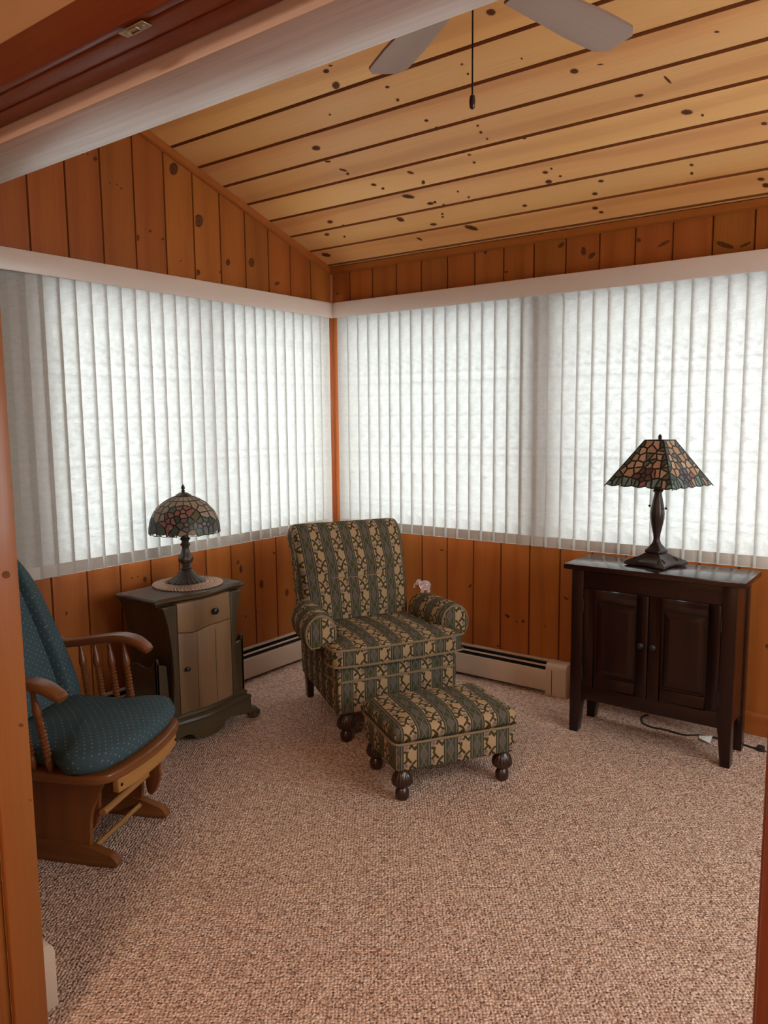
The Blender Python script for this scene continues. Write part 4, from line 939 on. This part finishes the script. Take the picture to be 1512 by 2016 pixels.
# seat frame
so_ = [(-.262, .50), (-.262, .05), (-.250, .0)]+sp2([(-.225, -.028), (-.15, -.052), (0, -.066), (.15, -.052), (.225, -.028)], 4)+[(.250, .0), (.262, .05), (.262, .50)]
MB().prism([(x, y) for x, y in so_], 'z', .320, .352).build('seat_frame', OAK, gr, bevel=.008, uv='x', smooth=50)
ap_ = sp2([(-.19, -.034), (-.10, -.050), (0, -.055), (.10, -.050), (.19, -.034)], 4)
MB().prism([(x, y) for x, y in ap_]+[(x, y+.022) for x, y in ap_[::-1]], 'z', .272, .322).build('front_rail', OAKL, gr, bevel=.003, uv='x', smooth=50)
for x in (-.178, .178): MB().lathe([(.0055, 0), (.0055, .002), (.002, .003)], 10).build('rail_plug', MAHOG, gr, loc=(x, -.038, .296), rot=(PI/2, 0, 0))
def armrest(s):
    cx = s*.262
    path = [(cx, .54, .632), (cx, .46, .607), (cx, .39, .613), (cx, .31, .628), (cx, .23, .640), (cx, .18, .638), (cx, .145, .628), (cx-s*.002, .118, .612), (cx-s*.004, .096, .598)]
    pts = smoothpts(path, 4); n = len(pts); sec = []
    for i, p in enumerate(pts):
        a = pts[max(i-1, 0)]; b = pts[min(i+1, n-1)]; t = (b-a).normalized(); up = Vector((1, 0, 0)).cross(t).normalized(); up = up if up.z > 0 else -up
        k = i/(n-1); w_ = .022+.010*math.sin(min(1, k*1.15)*PI*.8); h_ = .014*(1 if k < .93 else .75); w_ *= 1 if k < .95 else .82
        sec.append([tuple(p+Vector((1, 0, 0))*x+up*y) for x, y in rrect(w_, h_, h_*.7, 4)])
    return loft(sec).build('armrest', OAK, gr, uv='y', smooth=50)
sp_prof = [(.006, 0), (.010, .012), (.0135, .030), (.0115, .045), (.008, .050), (.0125, .054)]
for k in range(9): sp_prof += [(.0135, .060+k*.0125), (.0095, .0655+k*.0125)]
sp_prof += [(.0125, .176), (.009, .180), (.0135, .192), (.0145, .205), (.0115, .228), (.008, .250), (.0075, .272)]
proto = None
for s in (-1, 1):
    armrest(s)
    for k in range(4):
        y0, y1 = .165+.061*k, .205+.061*k; z0, z1 = .350, .618-.006*k
        bot, topv = Vector((s*.245, y0, z0)), Vector((s*.260, y1, z1)); d = topv-bot
        if proto is None: o = proto = MB().lathe(sp_prof, 14).build('spindle', OAK, gr, uv='z', smooth=40)
        else: o = dup(proto)
        o.location = bot; o.rotation_euler = d.to_track_quat('Z', 'Y').to_euler(); o.scale = (1, 1, d.length/.272)
        MB().tube([(0, 0, -.038), (0, 0, 0)], .005, 8).build('dowel', OAK, o, uv='z') if False else None
for s in (-1, 1):
    MB().tube(smoothpts([(s*.215, .47, .345), (s*.215, .50, .50), (s*.215, .56, .72), (s*.19, .64, .96)], 5), [.017]*16, 10).build('back_post', OAK, gr, uv='z')
for zz, yy in ((.50, .503), (.72, .565), (.93, .636)): MB().box((-.21, yy-.008, zz-.03), (.21, yy+.008, zz+.03)).build('back_slat', OAK, gr, bevel=.003, uv='x')
cu1 = [(-.245, .0)]+sp2([(-.22, -.018), (-.12, -.040), (0, -.046), (.12, -.040), (.22, -.018)], 3)+[(.262, .015), (.283, .05), (.285, .09), (.262, .12), (.236, .16), (.232, .42), (.20, .45), (-.20, .45), (-.232, .42), (-.236, .16), (-.262, .12), (-.285, .09), (-.275, .04)]
puff(cu1, .356, .425, .030, .026, (0, .20)).build('seat_cushion', DOT, gr, uv='fab', smooth=75)
# back cushion: two padded halves with a crease, arched at the head
def backc(i, j):
    # i across (closed loop thickness is j)
    u = -1+2*i/24; prof_ = [(-.5, 0), (-.30, .055), (0, .072), (.30, .055), (.5, 0), (0, -.015)]
    return None
nu, nv = 121, 27
def bk(i, j, side_):
    u = -1+2*i/(nu-1); v = j/(nv-1); top_ = 1.0-.16*abs(u)**3.2; z = .385+(1.06-.385)*v*top_
    hw = .262*(1 if v < .62 else math.sqrt(max(0.0, 1-.62*((v-.62)/.38)**2.6)))
    y = .415+.02*v+ (.235*v**1.25)
    e = (1-abs(u)**6)**.5*(1-(2*v-1)**8)**.5
    th = .055*e; crease = .050*math.exp(-((u-.50)/.035)**2)+.050*math.exp(-((u+.50)/.035)**2)
    bol = .022*(1/(1+math.exp(-(abs(u)-.52)*30)))*e
    return (u*hw, y-(th-crease*e+bol if side_ else -.02*e), z)
m = MB(); m.grid(nu, nv, lambda i, j: bk(i, j, True)); m.grid(nu, nv, lambda i, j: bk(i, j, False))
m.build('back_cushion', DOT, gr, uv='fab', smooth=80)
# ------------------------------------------------------------------ ceiling fan
fx, fy, fz = 2.131, -1.930, 2.55
fn = thing('ceiling_fan', 'pale bladed ceiling fan under the sloping pine boards with a pull cord', 'fan', (fx, fy, fz))
zt = zc(fy)-fz
MB().lathe([(.012, .14), (.012, zt-.06), (.05, zt-.05), (.065, zt-.02), (.065, zt-.002)], 24).build('downrod', BRONZE, fn, smooth=40)
MB().lathe([(.03, -.045), (.06, -.04), (.075, -.02), (.10, .0), (.115, .03), (.115, .08), (.10, .11), (.06, .135), (.02, .145)], 36).build('motor_housing', BRONZE, fn, smooth=40)
for a in (147.7, 75.4, 3.4, 291.4, 219.4):
    def bl(i, j):
        t = i/13; r = .165+.450*t; w_ = .050+.017*min(1, t*1.6); 
        if t > .90: w_ *= math.sqrt(max(.0, 1-((t-.90)/.10)**2*.62))
        yy = [-w_, 0, w_, w_, 0, -w_][j]; zz = [-.004, -.004, -.004, .004, .004, .004][j]; tl = math.radians(-9)
        return (r, yy*math.cos(tl)-zz*math.sin(tl), .0+yy*math.sin(tl)+zz*math.cos(tl))
    b = MB().grid(14, 6, bl, cv=True, cap=(True, True)).build('fan_blade', FANM, fn, bevel=0, uv='x', smooth=30, rot=(0, 0, math.radians(a)))
    MB().tube([(.07, 0, .012), (.11, 0, .010), (.15, .012, .008), (.20, .016, .007)], [.011, .010, .008, .006], 8).build('blade_bracket', BRONZE, b)
pcn = MB().tube([(-.012, .018, -.04), (-.012, .018, -.285)], .0022, 6).build('pull_cord', IRON, fn)
MB().lathe([(.003, -.320), (.007, -.316), (.008, -.300), (.0065, -.288), (.002, -.284)], 12, (-.012, .018, 0)).build('pull_fob', BUN, pcn, smooth=50)
